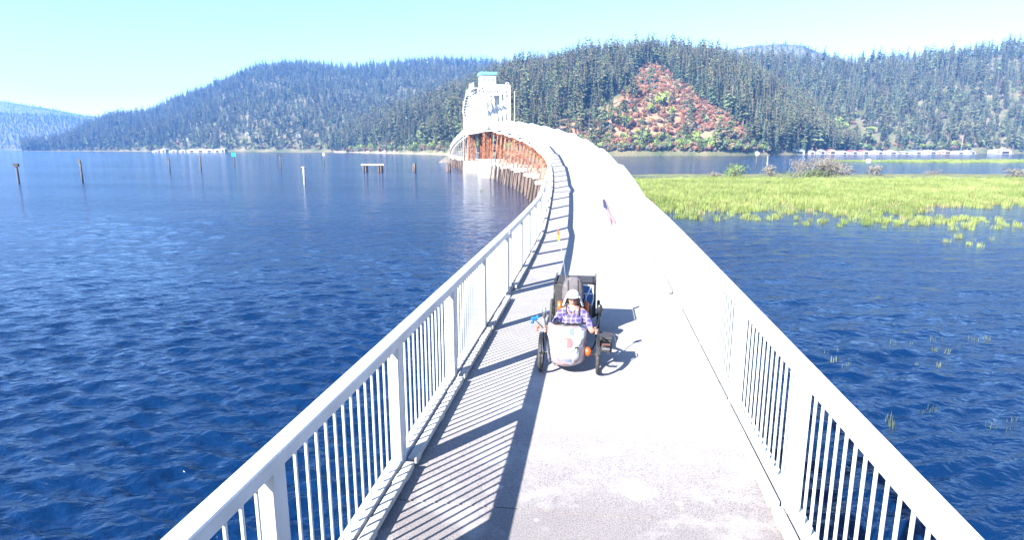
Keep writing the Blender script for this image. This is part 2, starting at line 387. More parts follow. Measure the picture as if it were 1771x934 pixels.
for pi, (a0, b0) in enumerate(panels):
    for side in (-1, 1):
        rl = rails[side]; a, b = [q - .27 if side == 1 and q < 10 else q for q in (a0, b0)]   # posts of the right rail stand a little nearer
        if a < 190: obj('post', post_me, rl, P(a, side*1.655), -H(a))
        mb = MB(); sweep(mb, steps(a+.055, b-.055), side*1.665-.05, side*1.665+.05, .05, .11); mb.build('bottom_rail', M['rail'], rl)
        if a < 130:
            mb = MB(); sweep(mb, steps(a+.03, b-.03), side*1.5425-.0425, side*1.5425+.0425, .034, .096)
            for s in (a+.15, (a+b)/2, b-.15): mb.box(P(s, side*1.5425, .0175), (.07, .16, .031), -H(s))
            cu = mb.build('curb', M['curb'], bridge); bevel(cu, .012, 2)
        n = max(1, round((b-a) / .14) - 1)
        for k in range(n):
            s = a + (b-a) * (k+1) / (n+1)
            if nb < 300 and a > -2 and b < 23:
                obj('baluster', bal_me, rl, P(s, side*1.66, .112), -H(s)); nb += 1
            elif s < S_END:
                c = P(s, side*1.66, .112+.53); rest.box(c, (.021, .021, 1.06), -H(s)+.78)
o = rest.build('baluster', M['rail'], bridge); o['kind'] = 'stuff'
# trestle bents
def pile_mesh(n=9):
    mb = MB(); mb.tube([(0, 0, 0), (0, 0, .5), (0, 0, 1)], [.19, .18, .165], n); return mb.mesh('pile', M['pile'], True)
pile_me = pile_mesh()
def bent(s, k, steel='rust', wide=1.0):
    zt = prof(s) - .81; h = H(s); br = obj('trestle_bent', None, bridge, P(s), -h); br.location.z = 0
    tall = zt > 3.6; zp = 2.55 + .25*math.sin(k*1.7) if tall else zt - .36
    for j in range(5):
        x = (j-2)*.82; lean = (j-2)*.16 + random.uniform(-.05, .05)
        a = Vector((x + lean*2.2, random.uniform(-.12, .12), -2.5)); b = Vector((x, 0, zp)); d = b - a
        o = obj('pile', pile_me, br, a); o.rotation_euler = d.to_track_quat('Z', 'Y').to_euler()
        rs = random.uniform(.85, 1.15); o.scale = (rs, rs, d.length)
    mb = MB(); mb.box((0, 0, zp + .18), (4.3, .42, .36)); mb.build('pile_cap', M['cap'], br)
    if tall:
        z0 = zp + .36
        for x in (-1.75, 0, 1.75):
            mb = MB(); mb.beam((x*1.0, 0, z0), (x*.72, 0, zt-.3), .17*wide, .17*wide)
            mb.build('steel_column', M['pale_rust' if steel == 'rust' else steel], br)
        mb = MB()
        nz_ = max(1, round((zt-.3-z0)/2.4))
        for q in range(nz_):
            za = z0 + (zt-.3-z0)*q/nz_; zb = z0 + (zt-.3-z0)*(q+1)/nz_; wa = 1.7*(1-.28*q/nz_); wb = 1.7*(1-.28*(q+1)/nz_)
            mb.beam((-wa, .15, za+.1), (wb, .15, zb-.1), .05, .05); mb.beam((wa, -.15, za+.1), (-wb, -.15, zb-.1), .05, .05)
            if q: mb.beam((-wa, 0, za), (wa, 0, za), .12, .1)
        mb.build('cross_brace', M[steel], br)
        mb = MB(); mb.box((0, 0, zt-.15), (3.0, .34, .30)); mb.build('cap_beam', M[steel], br)
s = 1.0; k = 0
while s < S_TOP0 - 1.5:
    if abs(s - GAP0) > .1: bent(s, k)
    s += PER/2.75; k += 1
s = S_TOP1 + 2
while s < S_END - 2: bent(s, k, 'wood_grey', .8); s += PER/2; k += 1
# longitudinal struts between bents
mb = MB()
s = S1 + 2*PER
while s < S_TOP0 - 4:
    za = 3.1; zb = prof(s) - 1.2
    if zb - za > 1.6:
        for lat in (-1.5, 1.5):
            a = P(s, lat*.95); b = P(s+PER/2.75, lat*.95); a.z = b.z = (za+zb)/2; mb.beam(a, b, .08, .08)
    s += PER/2.75
mb.build('side_strut', M['rust'], bridge)
# river piers with lattice towers under the swing span
for s, wid, top, dep in ((S_TOP0 + 3.5, 5.2, 3.4, 3.4), (S_TOP0 + 27, 5.6, 2.6, 3.6)):
    pr = obj('pier', None, bridge, P(s), -H(s)); pr.location.z = 0
    mb = MB(); mb.box((-.6, 0, top/2 - 1), (wid, dep, top + 2)); mb.box((-.6, 0, top + .102), (wid*.9, dep*.9, .2)); bevel(mb.build('pier_block', M['cap'], pr), .08)
    zt = prof(s) - .81; legs = MB(); lat_ = MB()
    for x in (-2.3, -1.1, .5, 1.7):
        for y in (-1.0, 1.0): legs.beam((x, y, top+.2), (x*.9, y*.8, zt), .22, .22)
    nn = 5
    for q in range(nn):
        za = top+.2+(zt-top-.2)*q/nn; zb = top+.2+(zt-top-.2)*(q+1)/nn
        for y in (-1.0, 1.0):
            for x0, x1 in ((-2.25, -1.05), (.5, 1.65)):
                lat_.beam((x0, y*.95, za), (x1, y*.95, zb), .08, .08); lat_.beam((x1, y*.95, za), (x0, y*.95, zb), .08, .08); lat_.beam((x0, y*.95, zb), (x1, y*.95, zb), .1, .1)
        for x in (-2.2, 1.65):
            lat_.beam((x, -.95, za), (x, .95, zb), .08, .08); lat_.beam((x, .95, za), (x, -.95, zb), .08, .08)
    legs.build('tower_leg', M['rust'], pr); lat_.build('lattice', M['rust'], pr)
# ------------------------------------------------------------------ swing span
s0 = S_TOP0 + .6; LEN = 33.0; zd = float(prof(s0)); base = P(s0); hd = H(s0)
span = thing('swing_span', 'white steel truss span with teal roofed cabin on top at the crest of the bridge', 'truss span', (base.x, base.y, zd), -hd)
HW, HT = 2.25, 7.6
def span_part(name, fn, m=None):
    mb = MB(); fn(mb); return mb.build(name, m or M['steel_white'], span)
panel_y = [0, 4.6, 9.2, 13.8, 18.4, 23.0, 27.6, 32.2]
def top_z(y): return HT if y < 23.5 else HT - (y-23.5)/(32.2-23.5)*4.2
for x in (-HW, HW):
    def chord(mb, x=x):
        for a, b in zip(panel_y, panel_y[1:]):
            mb.beam((x, a, top_z(a)), (x, b, top_z(b)), .34, .34); 
    span_part('top_chord', chord)
    span_part('bottom_chord', lambda mb, x=x: mb.beam((x, -.3, -.55), (x, 32.6, -.55), .4, .7))
    for i, y in enumerate(panel_y):
        span_part('vertical_post', lambda mb, x=x, y=y: (mb.beam((x-.11, y, -.2), (x-.11*.8, y, top_z(y)-.1), .10, .3), mb.beam((x+.13, y, -.2), (x+.12, y, top_z(y)-.1), .10, .3)))
    def diag(mb, x=x):
        for a, b in zip(panel_y, panel_y[1:]):
            mb.beam((x, a, .1), (x, b, top_z(b)-.2), .14, .2); mb.beam((x+.05, a, top_z(a)-.2), (x+.05, b, .1), .10, .14)
    span_part('diagonal', diag)
    def rail_(mb, x=x):
        for z in (.5, .8, 1.1): mb.beam((x*.93, 0, z), (x*.93, 32, z), .05, .05)
    span_part('side_rail', rail_)
def portal(mb):
    mb.beam((-HW, 0, HT-.05), (HW, 0, HT-.05), .3, .36); mb.beam((-HW, 0, HT-1.5), (HW, 0, HT-1.5), .2, .24)
    n = 5
    for i in range(n):
        xa = -HW + 2*HW*i/n; xb = -HW + 2*HW*(i+1)/n
        mb.beam((xa, 0, HT-1.45), (xb, 0, HT-.15), .1, .1); mb.beam((xb, 0, HT-1.45), (xa, 0, HT-.15), .1, .1)
    for x in (-1, 1):
        mb.beam((x*HW, 0, HT-3.0), (x*(HW-1.1), 0, HT-1.5), .12, .14)
        # curled end plate where the portal meets the top chord
        mb.torus((x*(HW-.35), -.05, HT+.25), (0, 1, 0), .28, .06, 14, 6)
span_part('portal', portal)
def lateral(mb):
    for y in panel_y[1:]: mb.beam((-HW, y, top_z(y)), (HW, y, top_z(y)), .22, .24); mb.beam((-HW, y, top_z(y)-1.0), (HW, y, top_z(y)-1.0), .12, .14)
    for a, b in zip(panel_y, panel_y[1:]):
        mb.beam((-HW, a, top_z(a)), (HW, b, top_z(b)), .1, .1); mb.beam((HW, a, top_z(a)), (-HW, b, top_z(b)), .1, .1)
        mb.beam((-HW, a, top_z(a)-1.0), (0, a, top_z(a)), .08, .08); mb.beam((HW, a, top_z(a)-1.0), (0, a, top_z(a)), .08, .08)
span_part('lateral_bracing', lateral)
ch = obj('cabin', None, span, (-.1, 11.5, HT + .25))
mb = MB(); mb.box((0, 0, 1.35), (3.0, 3.6, 2.7)); bevel(mb.build('wall', M['steel_white'], ch), .03)
mb = MB(); mb.box((0, 0, 2.99), (3.5, 4.1, .55)); bevel(mb.build('roof', M['teal'], ch), .05)
for x in (-.9, 0, .9):
    mb = MB(); mb.box((x, -1.803, 1.75), (.55, .03, .7)); mb.build('window', M['roof_blue'], ch)
for y in (-.8, .8):
    mb = MB(); mb.box((-1.503, y, 1.75), (.03, .6, .7)); mb.build('window', M['roof_blue'], ch)
mb = MB(); mb.box((-2.5, 11.5, HT+.27), (1.6, 5.2, .12))
for y in (9, 10.25, 11.5, 12.75, 14): mb.beam((-3.25, y, HT+.33), (-3.25, y, HT+1.4), .07)
for z in (.85, 1.38): mb.beam((-3.25, 9, HT+z), (-3.25, 14, HT+z), .06)
mb.box((-2.9, 15.2, HT+1.0), (.9, .9, 1.3)); mb.build('platform', M['steel_white'], span)
mb = MB()
for i in range(14):                                   # stair with rail down the sloping end chord
    y = 16 + i*1.15; mb.box((-HW-.45, y, top_z(y)-.0), (.7, .5, .06)); mb.beam((-HW-.75, y, top_z(y)), (-HW-.75, y, top_z(y)+1.0), .06)
for a, b in ((16, 23.5), (23.5, 31)): mb.beam((-HW-.75, a, top_z(a)+1.0), (-HW-.75, b, top_z(b)+1.0), .06)
mb.build('stair', M['steel_white'], span)
def machinery(mb):
    mb.tube([(-1.2, 3.5, -1.3), (-1.2, 5, -1.3)], .55, 12); mb.tube([(-1.2, 27, -1.3), (-1.2, 28.6, -1.3)], .6, 12); mb.box((0, 4, -1.2), (4.2, 2.2, .35)); mb.box((0, 28, -1.2), (4.2, 2.4, .35))
span_part('bearing', machinery, M['cap'])
# ------------------------------------------------------------------ recumbent trike
TS, TL = 7.52, -.235
tb = P(TS, TL); TR = -H(TS)
trike = thing('recumbent_trike', 'recumbent trike with pink and white printed front fairing parked on the bridge deck', 'trike', tb, TR)
def wheel(parent, x, y, r, name='wheel', wd=.024):
    wp = obj(name, None, parent, (x, y, r))
    mb = MB(); mb.torus((0, 0, 0), (1, 0, 0), r-wd, wd, 36, 8); mb.build('tyre', M['rubber'], wp, True)
    mb = MB(); mb.torus((0, 0, 0), (1, 0, 0), r-2.2*wd, .011, 36, 6); mb.build('rim', M['bmetal'], wp, True)
    mb = MB()
    for i in range(20):
        t = 2*math.pi*i/20; e = .028 if i % 2 else -.028
        mb.tube([(e, .02*math.cos(t+1), .02*math.sin(t+1)), (0, (r-2.2*wd)*math.cos(t), (r-2.2*wd)*math.sin(t))], .0018, 4)
    mb.build('spokes', M['metal'], wp)
    mb = MB(); mb.tube([(-.045, 0, 0), (.045, 0, 0)], .022, 12); mb.build('hub', M['bmetal'], wp, True)
    return wp
for x in (-.365, .365): wheel(trike, x, 0, .245)
wheel(trike, 0, 1.36, .25)
mb = MB()
mb.tube([(0, -.08, .27), (0, .2, .19), (0, .55, .13), (0, .95, .15), (0, 1.36, .25)], .024, 10)
mb.tube([(-.33, 0, .245), (-.2, .08, .25), (0, .1, .22), (.2, .08, .25), (.33, 0, .245)], .018, 8)
mb.tube([(-.05, 1.36, .25), (-.05, 1.06, .45)], .01, 6); mb.tube([(.05, 1.36, .25), (.05, 1.06, .45)], .01, 6)
mb.build('frame', M['bmetal'], trike, True)
mb = MB()                                             # mesh seat
for i, (a, b) in enumerate((((0, .50, .115), (0, .78, .13)), ((0, .78, .13), (0, 1.14, .56)), ((0, 1.14, .56), (0, 1.2, .68)))):
    wd = (.19, .19, .13)[i]; q = [(-wd, a[1], a[2]), (wd, a[1], a[2]), (wd, b[1], b[2]), (-wd, b[1], b[2])]
    mb.quad(*q)
st = mb.build('seat', M['black'], trike); sd = st.modifiers.new('solid', 'SOLIDIFY'); sd.thickness = .03
for x in (-1, 1):
    mb = MB(); mb.tube([(x*.10, .45, .15), (x*.30, .48, .17), (x*.345, .42, .32), (x*.335, .37, .49)], .012, 8)
    mb.build('handlebar', M['bmetal'], trike, True)
for x in (-1, 1):
    mb = MB(); mb.tube([(x*.341, .398, .38), (x*.334, .362, .50)], .018, 10); mb.build('grip', M['rubber'], trike, True)
# mirrors on stalks
for x, dz in ((-1, -.02), (1, .06)):
    mr_ = obj('mirror', None, trike)
    mb = MB(); mb.tube([(x*.335, .37, .47), (x*.36, .50, .53), (x*.375, .60, .575+dz)], .008, 6); mb.build('stalk', M['bmetal'], mr_, True)
    mb = MB(); mb.ball((x*.378, .61, .635+dz), (.042, .03, .075) if x > 0 else (.036, .022, .085)); mb.build('shell', M['bmetal'] if x > 0 else M['metal'], mr_, True)
# orange lamps and the blue glove-like pouch
for x, y, z, r in ((.235, .05, .27, .052), (-.44, .30, .50, .02), (-.445, .30, .455, .016)):
    mb = MB(); mb.ball((x, y, z), (r, r, r*1.2)); mb.build('lamp', M['orange'], trike, True)
mb = MB(); mb.box((-.50, .42, .58), (.085, .05, .05), .3); mb.box((-.525, .41, .54), (.04, .04, .05), -.3); mb.box((-.455, .43, .605), (.03, .05, .04), .6)
bevel(mb.build('pouch', M['blue'], trike), .012); mb = MB(); mb.tube([(-.34, .40, .42), (-.44, .42, .52), (-.50, .42, .57)], .007, 6); mb.build('pouch_stalk', M['bmetal'], trike, True)
mb = MB()                                             # cranks, chain ring, mudguards
mb.torus((.03, .06, .27), (1, 0, 0), .07, .006, 24, 4); mb.beam((-.07, .06, .27), (-.07, .12, .35), .02); mb.beam((.07, .06, .27), (.07, .0, .20), .02)
mb.box((-.10, .12, .35), (.06, .03, .05)); mb.box((.10, .0, .20), (.06, .03, .05)); mb.build('crankset', M['metal'], trike)
for x in (-.365, .365):
    mb = MB()
    ts = [R(30) + R(130)*i/12 for i in range(13)]
    for a, b in zip(ts, ts[1:]):
        ya, za = .27*math.cos(a), .27*math.sin(a); yb, zb = .27*math.cos(b), .27*math.sin(b)
        mb.quad((x-.02, ya, .245+za), (x+.02, ya, .245+za), (x+.02, yb, .245+zb), (x-.02, yb, .245+zb))
    o = mb.build('mudguard', M['bmetal'], trike); o.modifiers.new('s', 'SOLIDIFY').thickness = .004
# fairing: a curved shell with rounded outline
def fairing_mat():
    m = bpy.data.materials.new('printed_fairing'); m.use_nodes = True; nt = m.node_tree; N = nt.nodes; L = nt.links
    p = N['Principled BSDF']; p.inputs['Roughness'].default_value = .22; p.inputs['Specular IOR Level'].default_value = .5
    tc = N.new('ShaderNodeTexCoord').outputs['Object']
    def ramp(src, st):
        r = N.new('ShaderNodeValToRGB'); e = r.color_ramp.elements
        while len(e) < len(st): e.new(.5)
        for q, (pos, c) in zip(e, st): q.position = pos; q.color = (*c, 1)
        L.new(src, r.inputs[0]); return r.outputs[0]
    def nz(s, d=4, off=0):
        mp = N.new('ShaderNodeMapping'); mp.inputs['Location'].default_value = (off, off*.7, off*1.3); L.new(tc, mp.inputs[0])
        n = N.new('ShaderNodeTexNoise'); n.inputs['Scale'].default_value = s; n.inputs['Detail'].default_value = d; n.inputs['Distortion'].default_value = .6; L.new(mp.outputs[0], n.inputs['Vector']); return n.outputs[0]
    def mix(f, a, b):
        n = N.new('ShaderNodeMix'); n.data_type = 'RGBA'; L.new(f, n.inputs[0]); L.new(a, n.inputs[6])
        if isinstance(b, tuple): n.inputs[7].default_value = (*b, 1)
        else: L.new(b, n.inputs[7])
        return n.outputs[2]
    base = ramp(nz(5), [(.35, (.17, .12, .15)), (.48, (.28, .24, .27)), (.6, (.37, .36, .37))])
    c = mix(ramp(nz(9, 3, 3.1), [(.52, (0, 0, 0)), (.62, (.8, .8, .8))]), base, (.25, .11, .12))
    c = mix(ramp(nz(8, 3, 7.7), [(.55, (0, 0, 0)), (.66, (.75, .75, .75))]), c, (.12, .135, .22))
    L.new(c, p.inputs['Base Color']); return m
prof_f = [(-.14, .125), (-.19, .175), (-.205, .25), (-.185, .34), (-.13, .43), (-.03, .525), (.10, .592)]
def fair(u, v):                                       # u across -1..1, v 0..1 bottom to top
    q = v*(len(prof_f)-1); i = min(int(q), len(prof_f)-2); t = q-i
    y = prof_f[i][0]*(1-t)+prof_f[i+1][0]*t; z = prof_f[i][1]*(1-t)+prof_f[i+1][1]*t
    half = .262*(.90 + .10*min(1, v*1.6)) * (1 - .06*max(0, v-.9)/.1)
    if v < .08: half *= .80 + .20*math.sqrt(max(0, 1-((.08-v)/.08)**2))
    x = half*u - .045
    return Vector((x, y + .24*abs(u)**2.4, z - .02*abs(u)**3 + (.0 if v < .9 else 0)))
mb = MB(); nu, nv = 24, 26
for j in range(nv+1):
    for i in range(nu+1): mb.v.append(tuple(fair(-1+2*i/nu, j/nv)))
for j in range(nv):
    for i in range(nu): a = j*(nu+1)+i; mb.face((a, a+1, a+nu+2, a+nu+1))
fo = mb.build('fairing', fairing_mat(), trike, True); fo.modifiers.new('s', 'SOLIDIFY').thickness = .006
def patch(u0, u1, v0, v1, m, off, rounded=True, n=18):
    mb = MB(); cu, cv = (u0+u1)/2, (v0+v1)/2; pts = []
    for k in range(n):
        t = 2*math.pi*k/n; e = .55 if rounded else .28
        pts.append((cu + (u1-u0)/2*math.copysign(abs(math.cos(t))**e, math.cos(t)), cv + (v1-v0)/2*math.copysign(abs(math.sin(t))**e, math.sin(t))))
    c = fair(cu, cv); du = (fair(cu+.02, cv)-fair(cu-.02, cv)); dv = (fair(cu, cv+.02)-fair(cu, cv-.02)); nrm = du.cross(dv).normalized()
    if nrm.y > 0: nrm = -nrm
    rings = [mb.add([c + nrm*off])]
    for rr in (.35, .7, 1): rings.append(mb.add([fair(cu+(a-cu)*rr, cv+(b-cv)*rr) + nrm*off for a, b in pts]))
    for k in range(n): mb.face((rings[0], rings[1]+k, rings[1]+(k+1) % n))
    for a, b in zip(rings[1:], rings[2:]):
        for k in range(n): mb.face((a+k, b+k, b+(k+1) % n, a+(k+1) % n))
    o = mb.build('sticker', m, fo); return o
pal = {k: mat('sticker_'+k, c, rough=.3) for k, c in dict(white=(.38, .38, .37), red=(.25, .09, .09), blue=(.12, .145, .24), black=(.01, .01, .01), pink=(.26, .16, .17)).items()}
patch(-.32, .14, .76, .94, pal['white'], .006, True, 24); patch(-.30, .34, .56, .76, pal['red'], .004); patch(-.19, .06, .56, .73, pal['white'], .0065, False)
patch(.14, .44, .80, .95, pal['blue'], .0045); patch(.36, .74, .60, .95, pal['white'], .005); patch(.62, .86, .70, .86, pal['white'], .0065); patch(.34, .66, .26, .62, pal['white'], .007)
patch(.42, .62, .50, .58, pal['black'], .009); patch(.45, .56, .46, .55, pal['white'], .011)
patch(-.05, .32, .22, .34, pal['blue'], .0045); patch(-.2, .3, .35, .50, pal['white'], .005); patch(-.72, -.34, .30, .72, pal['white'], .0045); patch(-.6, .2, .07, .16, pal['pink'], .0045)
mb = MB(); mb.tube([fair(u, 1.0) + Vector((0, .004, .006)) for u in np.linspace(-1, 1, 17)], .009, 8); mb.build('edge_trim', M['bmetal'], trike, True)
mb = MB()
for x in (-.14, -.06, .02, .10, .17): mb.box((x-.045, .145, .609), (.05, .03, .022))
mb.tube([(-.23, .15, .605), (.15, .15, .605)], .008, 8); mb.tube([(-.17, .14, .597), (-.17, .14, .65)], .02, 10); mb.build('dash_bar', M['bmetal'], trike)
# rack behind the seat
mb = MB(); mb.box((0, 1.42, .56), (.3, .4, .02))
for x in (-.12, .12): mb.tube([(x, 1.36, .25), (x, 1.3, .56)], .009, 6); mb.tube([(x, 1.36, .25), (x, 1.55, .56)], .009, 6)
mb.build('rack', M['bmetal'], trike)
for x in (-.19, .19):
    mb = MB(); mb.box((x, 1.38, .36), (.15, .34, .36)); bevel(mb.build('pannier', M['black'], trike), .03, 3)
for x in (-.20, .19):
    mb = MB(); mb.tube([(x, 1.19, .46), (x, 1.20, .64)], [.036, .034], 10); mb.build('bottle', M['orange'], trike, True)
def flag_pole(parent, x, y, z0, z1, lean, kind):
    fp = obj('flag_pole', None, parent)
    top = Vector((x+lean, y, z1)); mb = MB(); mb.tube([(x, y, z0), (x+lean*.4, y, (z0+z1)/2), top], .0028, 6); mb.build('pole', M['wood_white'], fp, True)
    if kind == 'stripes':                             # limp striped flag hanging from the tip
        nst = 7
        for k in range(nst):
            mb = MB()
            for i in range(6):
                t0, t1 = i/6, (i+1)/6
                def pt(t, e): 
                    wv = .012*math.sin(t*9+k); return Vector((x+lean+.015+t*.15+wv+(k+e-3.5)*.007*(.3+t), y-.02+.02*math.sin(k*1.3+t*6)-t*.04, z1-.02-t*.36+(k+e-3.5)*.006))
                mb.quad(pt(t0, 0), pt(t0, 1), pt(t1, 1), pt(t1, 0))
            o = mb.build('flag_stripe', M['red_cloth'] if k % 2 == 0 else M['flag_white'], fp); o.modifiers.new('s', 'SOLIDIFY').thickness = .002
        mb = MB(); mb.quad((x+lean-.005, y-.035, z1), (x+lean+.03, y-.05, z1-.02), (x+lean+.075, y-.06, z1-.16), (x+lean+.01, y-.045, z1-.13)); o = mb.build('flag_canton', M['navy_cloth'], fp); o.modifiers.new('s', 'SOLIDIFY').thickness = .004
    else:
        mb = MB(); mb.quad((x+lean, y, z1), (x+lean+.015, y-.05, z1-.02), (x+lean+.045, y-.07, z1-.11), (x+lean+.005, y, z1-.11)); o = mb.build('flag', M['orange'], fp); o.modifiers.new('s', 'SOLIDIFY').thickness = .002
        mb = MB(); mb.quad((x+lean+.005, y, z1-.112), (x+lean+.045, y-.07, z1-.112), (x+lean+.04, y-.06, z1-.2), (x+lean+.01, y, z1-.2)); o = mb.build('flag_tail', M['yellow'], fp); o.modifiers.new('s', 'SOLIDIFY').thickness = .002
    return fp
flag_pole(trike, -.10, 1.62, .56, 1.68, -.18, 'orange')
# ------------------------------------------------------------------ rider
rider = None
def skin_chain(name, pts, edges, m, parent=None, root=0, sub=2, matrix=None):
    me = bpy.data.meshes.new(name); me.from_pydata([p[:3] for p in pts], edges, []); me.materials.append(m)
    o = obj(name, me, parent)
    md = o.modifiers.new('skin', 'SKIN'); md.use_smooth_shade = True
    sv = me.skin_vertices[0].data
    for i, p in enumerate(pts):
        r = p[3]; sv[i].radius = r if hasattr(r, '__len__') else (r, r); sv[i].use_root = (i == root)
    ss = o.modifiers.new('sub', 'SUBSURF'); ss.levels = sub; ss.render_levels = sub
    return o
hip = (0, .66, .36); 
pts = [(0, .68, .37, (.15, .11)), (0, .80, .52, (.14, .105)), (0, .93, .66, (.155, .10)), (0, .985, .735, (.10, .075)), (0, 1.0, .79, (.052, .055)), (0, .99, .845, (.066, .078)), (0, .985, .90, (.075, .092)), (0, .985, .955, (.058, .075)), (0, .985, .985, (.03, .035))]
edges = [(i, i+1) for i in range(8)]
def add(p, frm): pts.append(p); edges.append((frm, len(pts)-1)); return len(pts)-1
for x in (-1, 1):
    a = add((x*.165, .96, .70, .052), 3); b = add((x*.245, .80, .53, .044), a); c_ = add((x*.29, .66, .50, .038), b); d_ = add((x*.330, .47, .585, .026), c_)
    pm = add((x*.330, .415, .60, (.030, .018)), d_)
    a = add((x*.10, .60, .37, .078), 0); b = add((x*.115, .36, .53, .056), a); c_ = add((x*.11, .24, .53, .052), b); d_ = add((x*.11, .09, .44 if x < 0 else .36, .036), c_)
    e_ = add((x*.105, .06, .50 if x < 0 else .40, .030), d_)
rider = skin_chain('person', pts, edges, M['skin'])
rider.location = tb + Vector((0, 0, -.15)); rider.rotation_euler = (0, 0, TR)
tag(rider, 'person in white sun cap and purple checked shirt reclining on the trike', 'person')
# face
mb = MB(); mb.tube([(0, .905, .905), (0, .885, .878), (0, .90, .865)], [.008, .014, .010], 8); mb.ball((0, .893, .872), (.016, .014, .011)); mb.build('nose', M['skin'], rider, True)
for x in (-1, 1): mb = MB(); mb.ball((x*.079, .995, .885), (.011, .022, .034)); mb.build('ear', M['skin'], rider, True)
lip = mat('lips', (.42, .15, .13), rough=.5)
mb = MB(); mb.tube([(-.026, .908, .846), (0, .899, .843), (.026, .908, .846)], [.003, .007, .003], 6); mb.build('mouth', lip, rider, True)
mb = MB()
for x in (-1, 1): mb.ball((x*.034, .903, .905), (.030, .012, .018))
mb.tube([(-.034, .900, .910), (.034, .900, .910)], .005, 6)
for x in (-1, 1): mb.tube([(x*.06, .905, .908), (x*.082, .99, .905)], .004, 6)
mb.build('sunglasses', M['bmetal'], rider, True)
# hands: five fingers closed round each grip
for x in (-1, 1):
    hp = []; he = []
    cx_, cy_, cz_ = x*.334, .402, .60
    hp.append((cx_, cy_+.02, cz_-.01, (.024, .016)))
    for k in range(4):
        zz = cz_ + .030 - k*.019; L_ = (1, 1.06, 1.0, .85)[k]
        base_ = len(hp); hp.append((cx_+x*.022, cy_-.008, zz, .0095)); he.append((0, base_))
        hp.append((cx_+x*.030, cy_-.040*L_, zz, .009)); he.append((base_, base_+1))
        hp.append((cx_+x*.010, cy_-.062*L_, zz-.002, .0085)); he.append((base_+1, base_+2))
        hp.append((cx_-x*.012, cy_-.048*L_, zz-.004, .0078)); he.append((base_+2, base_+3))
    b_ = len(hp); hp.append((cx_-x*.018, cy_-.008, cz_+.028, .011)); he.append((0, b_)); hp.append((cx_-x*.020, cy_-.035, cz_+.050, .0095)); he.append((b_, b_+1)); hp.append((cx_+x*.004, cy_-.052, cz_+.056, .0085)); he.append((b_+1, b_+2))
    skin_chain('hand', hp, he, M['skin'], rider, 0, 1)
# clothes
def check_mat():
    m = bpy.data.materials.new('purple_check'); m.use_nodes = True; nt = m.node_tree; N = nt.nodes; L = nt.links
    p = N['Principled BSDF']; p.inputs['Roughness'].default_value = .85
    tc = N.new('ShaderNodeTexCoord').outputs['Object']; sep = N.new('ShaderNodeSeparateXYZ')
    nz = N.new('ShaderNodeTexNoise'); nz.inputs['Scale'].default_value = 9; L.new(tc, nz.inputs['Vector'])
    mxv = N.new('ShaderNodeMix'); mxv.data_type = 'VECTOR'; mxv.inputs[0].default_value = .06; L.new(tc, mxv.inputs[4]); L.new(nz.outputs[1], mxv.inputs[5]); L.new(mxv.outputs[1], sep.inputs[0])
    def band(sock, f, th):
        a = N.new('ShaderNodeMath'); a.operation = 'MULTIPLY'; a.inputs[1].default_value = f; L.new(sock, a.inputs[0])
        b = N.new('ShaderNodeMath'); b.operation = 'SINE'; L.new(a.outputs[0], b.inputs[0])
        c = N.new('ShaderNodeMath'); c.operation = 'GREATER_THAN'; c.inputs[1].default_value = th; L.new(b.outputs[0], c.inputs[0]); return c.outputs[0]
    def mix(f, a, b):
        n = N.new('ShaderNodeMix'); n.data_type = 'RGBA'; L.new(f, n.inputs[0])
        for s_, i in ((a, 6), (b, 7)):
            if isinstance(s_, tuple): n.inputs[i].default_value = (*s_, 1)
            else: L.new(s_, n.inputs[i])
        return n.outputs[2]
    c = mix(band(sep.outputs[0], 95, .1), (.035, .028, .11), (.065, .05, .16)); c = mix(band(sep.outputs[2], 130, .55), c, (.135, .115, .20)); c = mix(band(sep.outputs[0], 95, .88), c, (.16, .14, .22))
    L.new(c, p.inputs['Base Color']); return m
CK = check_mat()
sp_ = [(0, .70, .41, (.168, .13)), (0, .80, .52, (.160, .125)), (0, .92, .655, (.172, .118)), (0, .975, .725, (.125, .095)), (0, .992, .758, (.078, .074))]
se = [(0, 1), (1, 2), (2, 3), (3, 4)]
for x in (-1, 1):
    n = len(sp_); sp_ += [(x*.168, .955, .695, .070), (x*.235, .82, .55, .062), (x*.272, .73, .515, .060)]; se += [(3, n), (n, n+1), (n+1, n+2)]
skin_chain('shirt', sp_, se, CK, rider)
mb = MB()
for x in (-1, 1): mb.quad((x*.012, .862, .735), (x*.02, .868, .70), (x*.085, .895, .752), (x*.06, .925, .79))
o = mb.build('collar', CK, rider); o.modifiers.new('s', 'SOLIDIFY').thickness = .008
mb = MB()
for x in (-.085, .085): mb.tube([(x, .825, .60), (x, .83, .66), (x*1.05, .87, .74), (x*1.1, .96, .80)], .009, 6)
mb.build('strap', M['black'], rider, True)
for x in (-1, 1):
    skin_chain('trouser_leg', [(x*.07, .66, .36, .10), (x*.10, .58, .38, .092), (x*.115, .36, .52, .07), (x*.113, .30, .535, .066)], [(0, 1), (1, 2), (2, 3)], M['dark_cloth'], rider)
    skin_chain('shoe', [(x*.110, .10, .41 if x < 0 else .33, .040), (x*.108, .06, .46 if x < 0 else .37, .040), (x*.105, .04, .53 if x < 0 else .43, .033)], [(0, 1), (1, 2)], M['bmetal'], rider)
